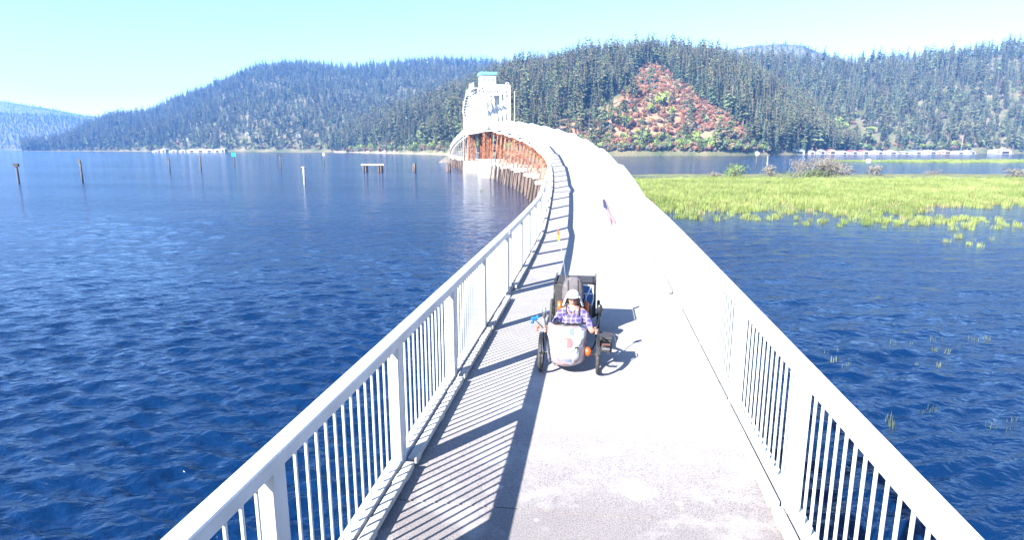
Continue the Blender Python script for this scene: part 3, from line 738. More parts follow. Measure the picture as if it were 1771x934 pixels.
# cap with peak and neck flap
mb = MB(); nC = 20; rings = []
for j in range(7):
    t = math.pi/2*j/6
    rings.append(mb.add([(.093*math.cos(t)*math.cos(a), .985+.108*math.cos(t)*math.sin(a), .935+.085*math.sin(t)) for a in [2*math.pi*k/nC for k in range(nC)]]))
for a, b in zip(rings, rings[1:]):
    for k in range(nC): mb.face((a+k, a+(k+1) % nC, b+(k+1) % nC, b+k))
capo = mb.build('cap', M['white_cloth'], rider, True); capo.modifiers.new('s', 'SOLIDIFY').thickness = .005
mb = MB()
an = np.linspace(math.pi*1.06, math.pi*1.94, 17)
for e in (0, .33, .66, 1.0):
    for a in an: mb.v.append((.093*math.cos(a), .985+.108*math.sin(a)-e*.052*(-math.sin(a)), .938-e*.010-.010*e*abs(math.cos(a))))
for j in range(3):
    for i in range(16): q = j*17+i; mb.face((q, q+1, q+18, q+17))
o = mb.build('cap_peak', M['white_cloth'], capo, True); o.modifiers.new('s', 'SOLIDIFY').thickness = .004
mb = MB()
an = np.linspace(-.55, math.pi+.55, 25)
for e in (0, .25, .5, .75, 1.0):
    for a in an: mb.v.append((.094*math.cos(a)*(1+.62*e), .985+.109*math.sin(a)*(1+.12*e), .937-e*.155+.010*math.sin(a*9)*e))
for j in range(4):
    for i in range(24): q = j*25+i; mb.face((q, q+1, q+26, q+25))
o = mb.build('neck_flap', M['white_cloth'], capo, True); o.modifiers.new('s', 'SOLIDIFY').thickness = .004
# ------------------------------------------------------------------ bags and trailer
def LT(x, y, z=0): return tb + Matrix.Rotation(TR, 3, 'Z') @ Vector((x, y, z))
bp_ = thing('backpack', 'dark grey backpack strapped upright on the rack behind the rider', 'backpack', LT(-.02, 1.42, .572), TR)
mb = MB()
pr_ = [(.15, .10, 0), (.165, .12, .08), (.16, .12, .2), (.14, .10, .31), (.10, .07, .375), (.05, .04, .395)]
rg = [mb.add([(a*math.copysign(abs(math.cos(t))**.6, math.cos(t)), b*math.copysign(abs(math.sin(t))**.6, math.sin(t)), z) for t in [2*math.pi*k/20 for k in range(20)]]) for a, b, z in pr_]
for a, b in zip(rg, rg[1:]):
    for k in range(20): mb.face((a+k, a+(k+1) % 20, b+(k+1) % 20, b+k))
mb.face([rg[-1]+k for k in range(20)]); mb.face([rg[0]+k for k in reversed(range(20))])
M['bag'] = mat('charcoal_nylon', (.05, .045, .05), (.085, .075, .085), 14, .8, 0, .5, 40); mb.build('sack', M['bag'], bp_, True)
mb = MB()
for x in (-.07, .075): mb.tube([(x, -.115, .04), (x, -.128, .2), (x, -.09, .34), (x, 0, .40)], .010, 6)
mb.build('strap', M['black'], bp_, True)
mb = MB(); mb.box((0, -.125, .12), (.19, .05, .16)); bevel(mb.build('pocket', M['bag'], bp_), .02)
trailer = thing('cargo_trailer', 'black two wheeled cargo trailer with blue front panel behind the trike', 'trailer', LT(0, 1.97, 0), TR)
for x in (-.37, .37): wheel(trailer, x, 0, .24)
mb = MB(); mb.tube([(0, -.58, .27), (0, -.4, .24), (0, .3, .24)], .016, 8); mb.tube([(-.36, 0, .24), (.36, 0, .24)], .014, 8)
mb.build('hitch', M['bmetal'], trailer, True)
mb = MB()
for c, sz in (((0, .02, .29), (.62, .7, .04)), ((-.31, .02, .55), (.03, .7, .5)), ((.31, .02, .55), (.03, .7, .5)), ((0, .36, .55), (.62, .03, .5)), ((0, -.33, .55), (.62, .03, .5))): mb.box(c, sz)
bevel(mb.build('box', M['black'], trailer), .015)
mb = MB()
for x in (-.315, .315): mb.tube([(x, -.34, .3), (x, -.34, .83), (x, .37, .83)], .012, 8)
mb.tube([(-.315, -.34, .83), (.315, -.34, .83)], .012, 8); mb.build('top_frame', M['bmetal'], trailer, True)
mb = MB(); mb.box((0, .03, .74), (.58, .62, .14)); bevel(mb.build('lid', M['black'], trailer), .03)
pan = MB()
op = [(.12, .35), (.24, .40), (.285, .58), (.28, .80), (.05, .80), (.06, .55)]
n = pan.add([(x, -.365, z) for x, z in op] + [(x, -.349, z) for x, z in op])
pan.face(range(n, n+6)); pan.face(list(range(n+11, n+5, -1)))
for k in range(6): pan.face((n+k, n+(k+1) % 6, n+6+(k+1) % 6, n+6+k))
M['bluepanel'] = mat('blue_panel', (.012, .07, .24), (.03, .11, .3), 6, .35); M['pale_blue'] = mat('pale_trim', (.5, .58, .66), rough=.4)
pn = pan.build('panel', M['bluepanel'], trailer)
mb = MB()
for a, b in zip(op, op[1:] + op[:1]): mb.tube([(a[0], -.37, a[1]), (b[0], -.37, b[1])], .011, 6)
mb.tube([(.07, -.37, .67), (.28, -.37, .67)], .008, 6); mb.tube([(.10, -.372, .42), (.25, -.372, .79)], .008, 6); mb.tube([(.16, -.374, .69), (.21, -.374, .42)], .006, 6)
mb.build('panel_strap', M['pale_blue'], pn, True)
flag_pole(trailer, .30, -.30, .83, 2.12, .09, 'stripes')
sb = thing('side_bag', 'black side bag with silver stripe hung outside the right front wheel of the trike', 'bag', LT(.47, .33, .20), TR)
mb = MB(); mb.box((0, 0, .10), (.16, .26, .19)); bevel(mb.build('pouch', M['black'], sb), .03, 3)
mb = MB(); mb.box((.0, -.132, .07), (.10, .012, .03)); mb.build('reflector', M['metal'], sb)
mb = MB(); mb.box((.0, -.132, .13), (.11, .012, .03)); mb.build('stripe', mat('salmon_tape', (.6, .25, .17), rough=.5), sb)
mb = MB(); mb.box((0, 0, .205), (.165, .265, .03)); bevel(mb.build('flap', M['black'], sb), .012)
mb = MB(); mb.tube([(.07, .0, .25), (.12, -.05, .2), (.13, -.1, .06)], .008, 6); mb.tube([(-.07, .05, .24), (-.12, .02, .27)], .008, 6); mb.build('strap', M['black'], sb, True)
# ------------------------------------------------------------------ markers and pile clusters in the water
def marker(px, py0, py1, label, kind, name='channel_marker', cat='channel marker', r=.16):
    x, y = lake(px, py0); hgt = (py0 - py1) / F * y * 1.02
    t = thing(name, label, cat, (x, y, 0), random.uniform(-.3, .3), None)
    lean = random.uniform(-.03, .03)
    mb = MB(); mb.tube([(0, 0, -2), (lean*.5, 0, hgt*.5), (lean, 0, hgt*.97)], [r*1.05, r, r*.93], 10)
    mb.build('pile', M['wood_white'] if kind == 'white' else M['old_pile'], t, True)
    if kind == 'box':
        mb = MB(); mb.box((lean, -.05, hgt*.93), (r*4.4, r*2.6, hgt*.16)); mb.box((lean, -.05, hgt*1.02), (r*5, r*3.2, .06)); mb.build('nest_box', M['old_pile'], t)
    elif kind == 'dark':
        mb = MB(); mb.box((lean, -r*1.2, hgt*.95), (r*3, .06, hgt*.18)); mb.build('board', M['old_pile'], t)
    elif kind in ('green', 'board', 'round', 'sign'):
        s = {'green': .75, 'board': .8, 'round': .62, 'sign': .8}[kind]; s *= y/190 if kind != 'round' else y/170
        mb = MB()
        if kind == 'board':
            n = mb.add([(-s*.6, -r*1.3, hgt), (s*.6, -r*1.3, hgt), (s*.35, -r*1.3, hgt+s*1.1), (-s*.35, -r*1.3, hgt+s*1.1)]); q = mb.add([(-s*.6, -r*1.3+.06, hgt), (s*.6, -r*1.3+.06, hgt), (s*.35, -r*1.3+.06, hgt+s*1.1), (-s*.35, -r*1.3+.06, hgt+s*1.1)])
            mb.face((n, n+1, n+2, n+3)); mb.face((q+3, q+2, q+1, q))
            for k in range(4): mb.face((n+k, q+k, q+(k+1) % 4, n+(k+1) % 4))
        elif kind == 'round': mb.tube([(0, -r-.10, hgt), (0, -r-.04, hgt)], s, 16)
        else: mb.box((0, -r-.06, hgt), (s*1.5, .06, s*1.5))
        mb.build('board', M['green_sign'] if kind == 'green' else M['wood_white'], t)
    elif kind == 'white':
        mb = MB(); mb.box((0, 0, hgt), (r*3.2, r*3.2, .12)); mb.build('cap', M['wood_white'], t)
    return t
marker(33, 315, 285, 'brown post with boxy top, nearest the left edge of the lake view', 'box')
marker(143, 314, 278, 'tall dark brown post in the lake with a dark board at its head', 'dark')
marker(294, 296, 275, 'thin purplish brown post left of the pair before the marina', 'dark', r=.17)
marker(348, 295, 270, 'dark wooden post directly in front of the white marina roofs', 'dark', r=.18)
marker(406, 287, 268, 'post carrying a small green square board', 'green', r=.17)
marker(486, 291, 268, 'bare dark post between the green board and the white post', 'dark', r=.17)
marker(527, 319, 290, 'short white painted post standing alone in the lake', 'white', 'mooring_post', 'post', .17)
marker(561, 285, 270, 'distant post with a small white tapered board', 'board', r=.14)
marker(797, 286, 268, 'slim grey post beside the low end of the bridge', 'plain', 'mooring_post', 'post', .12)
marker(1307, 293, 267, 'post with round white board left of the big grey bush', 'round', r=.12)
marker(1326, 296, 272, 'bare pale pole between the round board and the big grey bush', 'white', 'mooring_post', 'post', .1)
marker(1499, 301, 279, 'post with white board right of the big grey bush', 'sign', r=.12)
def cluster(px, py0, py1, n, spread, label):
    x, y = lake(px, py0); hgt = (py0 - py1) / F * y
    t = thing('pile_cluster', label, 'pilings', (x, y, 0), 0)
    for k in range(n):
        a = 2*math.pi*k/n; rr = spread*(.5 if n > 3 else .45); h = hgt*random.uniform(.85, 1.02)
        mb = MB(); mb.tube([(rr*1.5*math.cos(a), rr*1.5*math.sin(a), -2), (rr*math.cos(a), rr*math.sin(a), h)], [.2, .17], 9); mb.build('pile', M['pile'], t, True)
    return t, hgt
cluster(717, 297, 283, 5, .5, 'cluster of dark timber piles between the capped pair and the bridge')
cluster(776, 297, 282, 7, .65, 'thick cluster of dark timber piles nearest the bridge piers')
xa, ya = lake(632, 297); xb, yb = lake(658, 297)
t = thing('mooring_dolphin', 'two groups of dark piles joined by a pale flat beam in the lake', 'pilings', ((xa+xb)/2, ya, 0))
L2 = (xb-xa)/2
for sx in (-1, 1):
    for k in range(4):
        mb = MB(); qx = sx*L2 + (k-1.5)*.28; mb.tube([(qx*1.05, (k % 2)*.4, -2), (qx, (k % 2)*.3, 1.5)], [.19, .16], 9); mb.build('pile', M['pile'], t, True)
mb = MB(); mb.box((0, .1, 1.72), (L2*2+2.0, .7, .42)); bevel(mb.build('beam', mat('sunbleached_beam', (.20, .165, .14), (.30, .26, .22), 1.5, .9), t), .04)
for px, pt_, pb_, Y, lab in ((803, 175, 286, 150, 'tall thin mast standing in the water left of the truss span'), (890, 158, 212, 165, 'tall thin mast rising just right of the truss span')):
    b = far(px, pb_, Y); tp = far(px, pt_, Y)
    t = thing('mast', lab, 'pole', (b.x, Y, 0)); mb = MB(); mb.tube([(0, 0, -2), (0, 0, tp.z)], [.2, .13], 9); mb.build('pole', M['wood_tan'], t, True)
    mb = MB(); mb.box((0, 0, tp.z+.08), (.34, .34, .16)); mb.build('cap', M['wood_grey'], t)
# ------------------------------------------------------------------ hills
def interp(tbl, x): return float(np.interp(x, [t[0] for t in tbl], [t[1] for t in tbl]))
def in_poly(x, y, poly):
    c = False; n = len(poly)
    for i in range(n):
        x1, y1 = poly[i]; x2, y2 = poly[i-1]
        if (y1 > y) != (y2 > y) and x < (x2-x1)*(y-y1)/(y2-y1)+x1: c = not c
    return c
RED = [(1112, 112), (1150, 118), (1185, 150), (1232, 185), (1285, 222), (1312, 262), (1195, 262), (1140, 262), (1075, 262), (1020, 262), (960, 262), (905, 250), (925, 222), (1000, 205), (1058, 192), (1078, 160)]
def slope_kind(x, y, z, red):
    px, py = to_px(x, y, z); n = mnoise.noise(Vector((x*.02, y*.02, 0)))*20 + mnoise.noise(Vector((x*.07, y*.07, 2)))*12
    r = 1.0 if (red and in_poly(px+n, py+n, RED)) else 0.0
    return px, py, r
class Hill:
    def __init__(s, name, px0, px1, crest, crestY, shore, tree_h, shape=.85, back=1.35, red=False, nx=150, ny=34, rough=.05, seed=0, sandy=0, sand_from=-1e9, sand_to=1e9):
        s.px0, s.px1, s.crest, s.crestY, s.shore, s.th, s.shape, s.back, s.red, s.rough, s.seed = px0, px1, crest, crestY, shore, tree_h, shape, back, red, rough, seed
        mb = MB(); cols = []
        ts = np.concatenate([np.linspace(-.06, 1, ny), np.linspace(1.06, s.back, 7)])
        for j, t in enumerate(ts):
            for i in range(nx+1):
                p = s.at(px0 + (px1-px0)*i/nx, t); mb.v.append(tuple(p))
                r = slope_kind(p.x, p.y, p.z, red)[2] if red and p.z > 5 else 0
                g = 0.0
                if sandy and sand_from < px0 + (px1-px0)*i/nx < sand_to and p.z < sandy*(1+.9*mnoise.noise(Vector((p.x*.03, p.y*.03, 5)))): g = 1.0
                cols += [r, g, 0, 1]
        for j in range(len(ts)-1):
            for i in range(nx): a = j*(nx+1)+i; mb.face((a, a+1, a+nx+2, a+nx+1))
        o = mb.build(name, M['hill'], None, True); tag(o, kind='structure')
        ca = o.data.color_attributes.new('slope_kind', 'FLOAT_COLOR', 'POINT'); ca.data.foreach_set('color', cols)
        s.o = o
    def at(s, px, t):
        Yc = interp(s.crestY, px); Ys = interp(s.shore, px); cy = interp(s.crest, px)
        zc = max(far(px, cy, Yc).z - s.th, 1.5)
        tt = max(t, 0)
        Y = Ys + (Yc-Ys)*t
        if tt <= 1: z = zc * (tt**s.shape)
        else: z = zc * (1 - ((tt-1)/(s.back-1))**1.5*.9)
        a, b, c = ray(px, 256); x = a/b*Y
        n = mnoise.fractal(Vector((x*.006+s.seed, Y*.006, s.seed)), 1, 2, 4)*s.rough*zc*min(1, tt*2.2)*(1 if tt < .9 else max(.15, 1-abs(tt-.9)*8) if tt < 1 else .15)
        return Vector((x, Y, (-1.0 if t < 0 else .12) + z + n))
far_hill = Hill('far_hill', -420, 200, [(-420, 160), (-150, 163), (0, 167), (45, 175), (100, 184), (150, 194), (175, 197), (200, 215)], [(-420, 3000), (200, 3000)], [(-420, 2500), (200, 2500)], 12, 1.0, 1.3, nx=70, ny=16, seed=3)
far_low = Hill('low_far_hill', -420, 240, [(-420, 172), (-100, 185), (0, 190), (60, 192), (120, 196), (170, 203), (240, 225)], [(-420, 2250), (240, 2250)], [(-420, 1750), (240, 1750)], 14, .9, 1.3, nx=70, ny=16, seed=5)
left_hill = Hill('left_hill', 40, 960, [(40, 266), (62, 258), (90, 243), (120, 228), (160, 210), (200, 193), (235, 190), (270, 186), (300, 172), (340, 155), (400, 131), (440, 112), (480, 104), (540, 100), (600, 107), (640, 106), (680, 103), (750, 97), (800, 96), (850, 99), (900, 104), (960, 110)],
    [(40, 1300), (300, 1500), (600, 1650), (960, 1700)], [(40, 1180), (200, 1060), (400, 900), (560, 850), (800, 800), (960, 800)], 18, .9, seed=11, nx=170, sandy=1.2, sand_from=585, sand_to=800)
mid_hill = Hill('near_hill', 520, 1480, [(520, 262), (560, 238), (600, 212), (650, 190), (700, 172), (760, 152), (800, 138), (840, 115), (880, 100), (920, 91), (960, 84), (1010, 76), (1060, 68), (1110, 61), (1150, 62), (1200, 70), (1240, 82), (1300, 108), (1360, 150), (1420, 200), (1480, 258)],
    [(520, 1000), (700, 880), (850, 800), (1000, 720), (1200, 720), (1480, 640)], [(520, 930), (600, 800), (700, 620), (790, 475), (900, 450), (1060, 455), (1250, 470), (1330, 505), (1480, 600)], 20, .78, red=True, seed=2, nx=210, ny=44, sandy=1.4, rough=.06, sand_to=800)
right_hill = Hill('right_hill', 1080, 2150, [(1080, 100), (1180, 82), (1240, 80), (1280, 80), (1340, 84), (1400, 92), (1450, 92), (1500, 88), (1560, 82), (1620, 76), (1680, 70), (1730, 62), (1771, 58), (1900, 40), (2150, 60)],
    [(1080, 1050), (2150, 980)], [(1080, 640), (1310, 590), (1500, 640), (1771, 660), (2150, 640)], 20, .85, seed=21, nx=170, ny=38)
blue_ridge = Hill('blue_ridge', 1180, 1480, [(1180, 100), (1240, 78), (1290, 70), (1330, 67), (1370, 70), (1400, 82), (1480, 110)], [(1180, 2000), (1480, 2000)], [(1180, 1500), (1480, 1500)], 14, 1, 1.3, nx=40, ny=12, seed=9)
# ------------------------------------------------------------------ trees
def conifer(h, rad, seed, base=.12, whorls=15, per=8, droop=.35, gaps=.1, ml='fir', mt='bark', taper=.95, clump=1.0):
    rd = random.Random(seed); c = MB(); lean = rd.uniform(-.02, .02)
    for i in range(whorls):
        f = i/(whorls-1); z = h*(base + (1-base)*f*.985)
        r = rad*((1-f)**taper)*(.75+.5*rd.random()) + .02*rad
        if f < .12: r *= .7
        n = per if f < .8 else max(4, per-2); a0 = rd.random()*6.28
        for k in range(n):
            if rd.random() < gaps: continue
            a = a0 + 2*math.pi*k/n + rd.uniform(-.3, .3); rr = r*rd.uniform(.6, 1.15); zz = z + rd.uniform(-.5, .5)*h/whorls
            d = Vector((math.cos(a), math.sin(a), 0)); p = Vector((-d.y, d.x, 0)); wv = rr*.34*clump
            o = Vector((lean*zz, 0, zz)); dr = droop*rr
            m_ = o + d*rr*.55 - Vector((0, 0, dr*.35)); e = o + d*rr - Vector((0, 0, dr))
            up = Vector((0, 0, rr*.16*clump)); q = rd.uniform(-.4, .4)
            c.quad(o, m_ + p*wv + up*q, e, m_ - p*wv - up*q); c.quad(o + up*.5, m_ + up + p*wv*.25, e + p*wv*.5, m_ - up*1.8)
    c.tri((lean*h-.03*rad, 0, h*.93), (lean*h+.05*rad, .02*rad, h*.93), (lean*h, 0, h*1.02)); c.tri((lean*h, -.05*rad, h*.93), (lean*h, .05*rad, h*.93), (lean*h, 0, h*1.01))
    t = MB(); t.tube([(0, 0, -1.5), (0, 0, h*.1), (lean*h*.6, 0, h*.6), (lean*h, 0, h*.97)], [h*.017, h*.012, h*.007, h*.001], 6)
    return c.mesh('crown', M[ml]), t.mesh('trunk', M[mt], True)
KINDS = [conifer(26, 3.9, 1, .10, 16, 8, .4, .08), conifer(24, 3.2, 2, .14, 15, 7, .5, .14), conifer(27, 4.4, 3, .26, 13, 7, .1, .22, 'pine', 'bark', .6, 1.2),
         conifer(22, 4.2, 4, .22, 11, 7, .05, .25, 'pine', 'bark', .55, 1.25), conifer(21, 3.4, 5, .06, 14, 8, .35, .06, 'fir'), conifer(23, 2.2, 6, .25, 12, 6, .5, .35, 'snag', 'grey_bark', .8)]
KLABEL = ['full dark fir', 'slim dark fir', 'tall open crowned pine', 'broad open crowned pine', 'low skirted dense fir', 'dry thin greyish conifer']
HTS = [26, 24, 27, 22, 21, 23]
def shrub(h, rad, seed, n, ml, leaf=.55, twig=True, low=False):
    rd = random.Random(seed); c = MB(); lobes = [(rd.uniform(-.55, .55)*rad, rd.uniform(-.55, .55)*rad, h*(rd.uniform(.16, .68) if low else rd.uniform(.35, .72)), rd.uniform(.4, .62)) for _ in range(12 if low else 7)]
    for i in range(n):
        lx, ly, lz, lr = rd.choice(lobes); v = Vector((rd.gauss(0, 1), rd.gauss(0, 1), rd.gauss(0, 1))).normalized()*(rd.random()**.4)
        p = Vector((lx+v.x*rad*lr, ly+v.y*rad*lr, max(.05*h, lz+v.z*h*.42*lr*1.4)))
        a = Vector((rd.gauss(0, 1), rd.gauss(0, 1), rd.gauss(0, .7))).normalized(); b = a.cross(v).normalized() if a.cross(v).length > .01 else Vector((1, 0, 0)); s = leaf*rd.uniform(.6, 1.3)
        c.quad(p-a*s, p-b*s*.5, p+a*s, p+b*s*.5)
    t = MB()
    for lx, ly, lz, lr in lobes:
        t.tube([(lx*.1, ly*.1, -.4), (lx*.5, ly*.5, lz*.55), (lx, ly, lz+h*.15)], [h*.018, h*.012, h*.004], 5)
        if twig:
            for q in range(5):
                e = Vector((lx+rd.uniform(-.5, .5)*rad, ly+rd.uniform(-.5, .5)*rad, lz+rd.uniform(.0, .38)*h)); t.tube([(lx*.6, ly*.6, lz*.6), e], [h*.006, h*.002], 4)
    return c.mesh('crown', M[ml]), t.mesh('trunk', M['grey_bark'])
SHR = [shrub(5, 3.0, 31, 260, 'leaf_red'), shrub(4, 2.6, 32, 240, 'leaf_gold'), shrub(6, 3.2, 33, 280, 'leaf_green'), shrub(7, 3.6, 34, 300, 'leaf_lime'), shrub(4.5, 2.8, 35, 240, 'leaf_grey')]
SLAB = ['reddish autumn shrub', 'ochre autumn shrub', 'green leafy shrub', 'lime green tree', 'dry grey shrub']

def stuff(name, pts, scl, rot, idx, variants):
    me = bpy.data.meshes.new(name); me.from_pydata([tuple(p) for p in pts], [], [])
    for nm, ty, arr in (('scl', 'FLOAT', scl), ('rot', 'FLOAT', rot), ('idx', 'INT', idx)):
        a = me.attributes.new(nm, ty, 'POINT'); a.data.foreach_set('value', arr)
    o = obj(name, me); o['kind'] = 'stuff'
    ng = bpy.data.node_groups.new(name, 'GeometryNodeTree')
    ng.interface.new_socket('Geometry', in_out='INPUT', socket_type='NodeSocketGeometry'); ng.interface.new_socket('Geometry', in_out='OUTPUT', socket_type='NodeSocketGeometry')
    N, L = ng.nodes, ng.links; gi = N.new('NodeGroupInput'); go = N.new('NodeGroupOutput')
    j = N.new('GeometryNodeJoinGeometry')
    for v in reversed(variants):
        jj = N.new('GeometryNodeJoinGeometry')
        for src in v:
            oi = N.new('GeometryNodeObjectInfo'); oi.inputs['Object'].default_value = src; oi.transform_space = 'ORIGINAL'; L.new(oi.outputs['Geometry'], jj.inputs[0])
        gt = N.new('GeometryNodeGeometryToInstance'); L.new(jj.outputs[0], gt.inputs[0]); L.new(gt.outputs[0], j.inputs[0])
    ip = N.new('GeometryNodeInstanceOnPoints'); L.new(gi.outputs[0], ip.inputs['Points']); L.new(j.outputs[0], ip.inputs['Instance'])
    ip.inputs['Pick Instance'].default_value = True
    def att(nm, ty):
        a = N.new('GeometryNodeInputNamedAttribute'); a.data_type = ty; a.inputs['Name'].default_value = nm; return a.outputs['Attribute']
    L.new(att('idx', 'INT'), ip.inputs['Instance Index'])
    cx = N.new('ShaderNodeCombineXYZ'); L.new(att('rot', 'FLOAT'), cx.inputs[2]); L.new(cx.outputs[0], ip.inputs['Rotation'])
    cs = N.new('ShaderNodeCombineXYZ'); sc_ = att('scl', 'FLOAT')
    for k in range(3): L.new(sc_, cs.inputs[k])
    L.new(cs.outputs[0], ip.inputs['Scale']); L.new(ip.outputs[0], go.inputs[0])
    md = o.modifiers.new('scatter', 'NODES'); md.node_group = ng
    return o

trees = []                                            # (apparent size, pos, scale, kind, hill)
def scatter(hill, step, name, weights, dens=lambda px, py, t, n: 1, tmax=1.12, tmin=.015, smin=.5, smax=1.15):
    nY = 0
    Ymin = min(y for _, y in hill.shore); Ymax = max(y for _, y in hill.crestY)
    px0, px1 = hill.px0, hill.px1; t = tmin
    depth = Ymax - Ymin
    while t < tmax:
        Ym = Ymin + depth*t; dpx = step/(Ym/F); px = px0 + random.random()*dpx
        while px < px1:
            qx = px + random.uniform(-.45, .45)*dpx; qt = t + random.uniform(-.5, .5)*step/depth
            p = hill.at(qx, max(qt, .008)); sx, sy = to_px(*p)
            n = mnoise.noise(Vector((p.x*.012, p.y*.012, 3)))
            if p.z > .6 and random.random() < dens(sx, sy, qt, n):
                k = random.choices(range(6), weights(sx, sy, n))[0]; s = random.uniform(smin, smax)*(1+.25*mnoise.noise(Vector((p.x*.02, p.y*.02, 8))))
                trees.append((HTS[k]*s/p.length if qt <= 1.02 else 0, p, s, k, name))
            px += dpx
        t += step/depth
def wmix(px, py, n): return (3, 3, 2+3*max(0, n), 1+2*max(0, -n), 2, .5)
def dens_mid(px, py, t, n):
    r = in_poly(px+n*40, py+n*26, RED)
    if r: return .06 if py < 195 else (.38 if px < 1050 else .13)
    return .95 if n > -.5 else .55
scatter(mid_hill, 7.4, 'near', wmix, dens_mid)
scatter(left_hill, 10.5, 'left', wmix, lambda px, py, t, n: .92 if n > -.3 else .55, smin=.6, smax=1.15)
scatter(right_hill, 8.8, 'right', wmix, lambda px, py, t, n: .92 if n > -.25 else .4)
wfir = lambda px, py, n: (3, 3, 0, 0, 2, 0)
scatter(far_low, 14, 'far', wfir, smin=.5, smax=.9); scatter(far_hill, 20, 'far', wfir, smin=.5, smax=.9); scatter(blue_ridge, 16, 'ridge', wmix, smin=.5, smax=.8)
trees.sort(key=lambda q: -q[0])
protos = {}
WHERE = {'near': 'on the wooded hill behind the bridge', 'left': 'on the bluish hill left of the bridge', 'right': 'on the wooded hill behind the boathouses', 'far': 'on the farthest hills', 'ridge': 'on the blue ridge'}
def region(p):
    px, py = to_px(*p)
    if p.z < 9: v = 'low by the shore'
    else:
        v = 'high on the slope' if py < 150 else 'half way up the slope' if py < 205 else 'on the lower slope'
    for lim, h in ((270, 'left of the marina'), (420, 'behind the white marina'), (640, 'between marina and beach'), (800, 'just left of the truss span'), (905, 'right behind the truss span'), (1060, 'above the curving ramp'), (1190, 'beside the red slope'), (1310, 'right of the red slope'), (1470, 'behind the first boathouses'), (1620, 'behind the middle boathouses')):
        if px < lim: return v + ' ' + h
    return v + ' behind the last boathouses'
def place_tree(kinds, labels, k, p, s, where, name, cat, group):
    r = thing(name, labels[k] + ' ' + region(p), cat, p, random.random()*6.28, group); r.scale = (s, s, s*random.uniform(.92, 1.1))
    cr = obj('crown', kinds[k][0], r); tr = obj('trunk', kinds[k][1], r); return cr, tr
for q in trees[:294]:
    sz, p, s, k, hn = q
    pr = place_tree(KINDS, KLABEL, k, p, s, WHERE[hn] + ', one of its nearest trees', 'conifer_tree', 'tree', KLABEL[k] + 's ' + WHERE[hn]); protos.setdefault(k, pr)
for k in range(6):
    if k not in protos:
        q = next(q for q in trees[294:] if q[3] == k); trees.remove(q)
        protos[k] = place_tree(KINDS, KLABEL, k, q[1], q[2], WHERE[q[4]] + ', one of its nearest trees', 'conifer_tree', 'tree', KLABEL[k] + 's ' + WHERE[q[4]])
rs = trees[294:]
o = stuff('conifer_forest', [q[1] for q in rs], [q[2] for q in rs], [random.random()*6.28 for _ in rs], [q[3] for q in rs], [protos[k] for k in range(6)])
tag(o, 'dense conifer forest covering the hills beyond the lake', 'forest')
# shrubs on the red slope and along the shores
sh = []
for _ in range(60000):
    px = random.uniform(880, 1330); t = random.random()**1.0*.75+.01; p = mid_hill.at(px, t); sx, sy = to_px(*p); n = mnoise.noise(Vector((p.x*.02, p.y*.02, 1)))
    if p.z < .7: continue
    if in_poly(sx+n*10, sy, RED) and random.random() < .055*(p.y/600)**1 :
        hot = 1060 < sx < 1290 and sy < 235
        k = random.choices(range(5), (6, 3, 1.2, .1, 1.6) if hot else (2.6, 2.4, 3, .25, 2.8))[0]; sh.append((p, random.uniform(.45, 1.0), k))
for hill, a, b, m_ in ((mid_hill, 600, 1330, 520), (left_hill, 120, 800, 300), (right_hill, 1330, 2100, 320)):
    for _ in range(m_):
        px = random.uniform(a, b); t = .012+random.random()**2*.05; p = hill.at(px, t)
        if p.z > .5: sh.append((p, random.uniform(.5, 1.25), random.choices(range(5), (.6, 1.2, 4, .7, 1.5))[0]))
for hill, a, b, m_ in ((right_hill, 1250, 2100, 900), (left_hill, 150, 800, 500), (mid_hill, 600, 1000, 350)):
    for _ in range(m_):
        px = random.uniform(a, b); t = .03+random.random()*.9; p = hill.at(px, t); n = mnoise.noise(Vector((p.x*.015, p.y*.015, 6)))
        if n > .12: sh.append((p, random.uniform(.8, 1.7), random.choices(range(5), (.3, 1.5, 4, 1.0, 2.5))[0]))
for px, t, s in ((1141, .28, 2.0), (1120, .22, 1.2), (1083, .13, 1.3), (1076, .16, .9), (1160, .2, 1.1)): sh.append((mid_hill.at(px, t), s, 3))
sh.sort(key=lambda q: -q[1]*(5, 4, 6, 7, 4.5)[q[2]]/q[0].length)
sprot = {}; lead = sh[:290]; tail = sh[290:]
for p, s, k in lead:
    pr = place_tree(SHR, SLAB, k, p, s, 'on the slopes and shore across the lake', 'shrub' if k != 3 else 'broadleaf_tree', 'shrub' if k != 3 else 'tree', SLAB[k] + 's across the lake'); sprot.setdefault(k, pr)
for k in range(5):
    if k not in sprot: sprot[k] = place_tree(SHR, SLAB, k, mid_hill.at(1000+k*20, .1), .8, 'on the slopes and shore across the lake', 'shrub', 'shrub', SLAB[k] + 's across the lake')
o = stuff('hillside_scrub', [q[0] for q in tail], [q[1] for q in tail], [random.random()*6.28 for _ in tail], [q[2] for q in tail], [sprot[k] for k in range(5)])
tag(o, 'low mixed red and green scrub across the bare hillside', 'scrub')
# ------------------------------------------------------------------ causeway at the far end of the bridge
e0 = P(S_END-2); mb = MB()
dirv = Vector((math.sin(-.03), math.cos(-.03), 0)); nrm = Vector((dirv.y, -dirv.x, 0)); rings = []
for q in np.linspace(0, 230, 24):
    c = Vector((e0.x, e0.y, 0)) + dirv*q; j = random.uniform(-.5, .5); zt = e0.z - .35
    rings.append(mb.add([c - nrm*(8+j) + Vector((0, 0, -1)), c - nrm*(3+j*.3) + Vector((0, 0, zt)), c + nrm*(3+j*.3) + Vector((0, 0, zt)), c + nrm*(8-j) + Vector((0, 0, -1))]))
for a, b in zip(rings, rings[1:]):
    for k in range(3): mb.face((a+k, a+k+1, b+k+1, b+k))
mb.face([rings[0]+k for k in range(4)])
tag(mb.build('causeway', M['rock']), kind='structure')
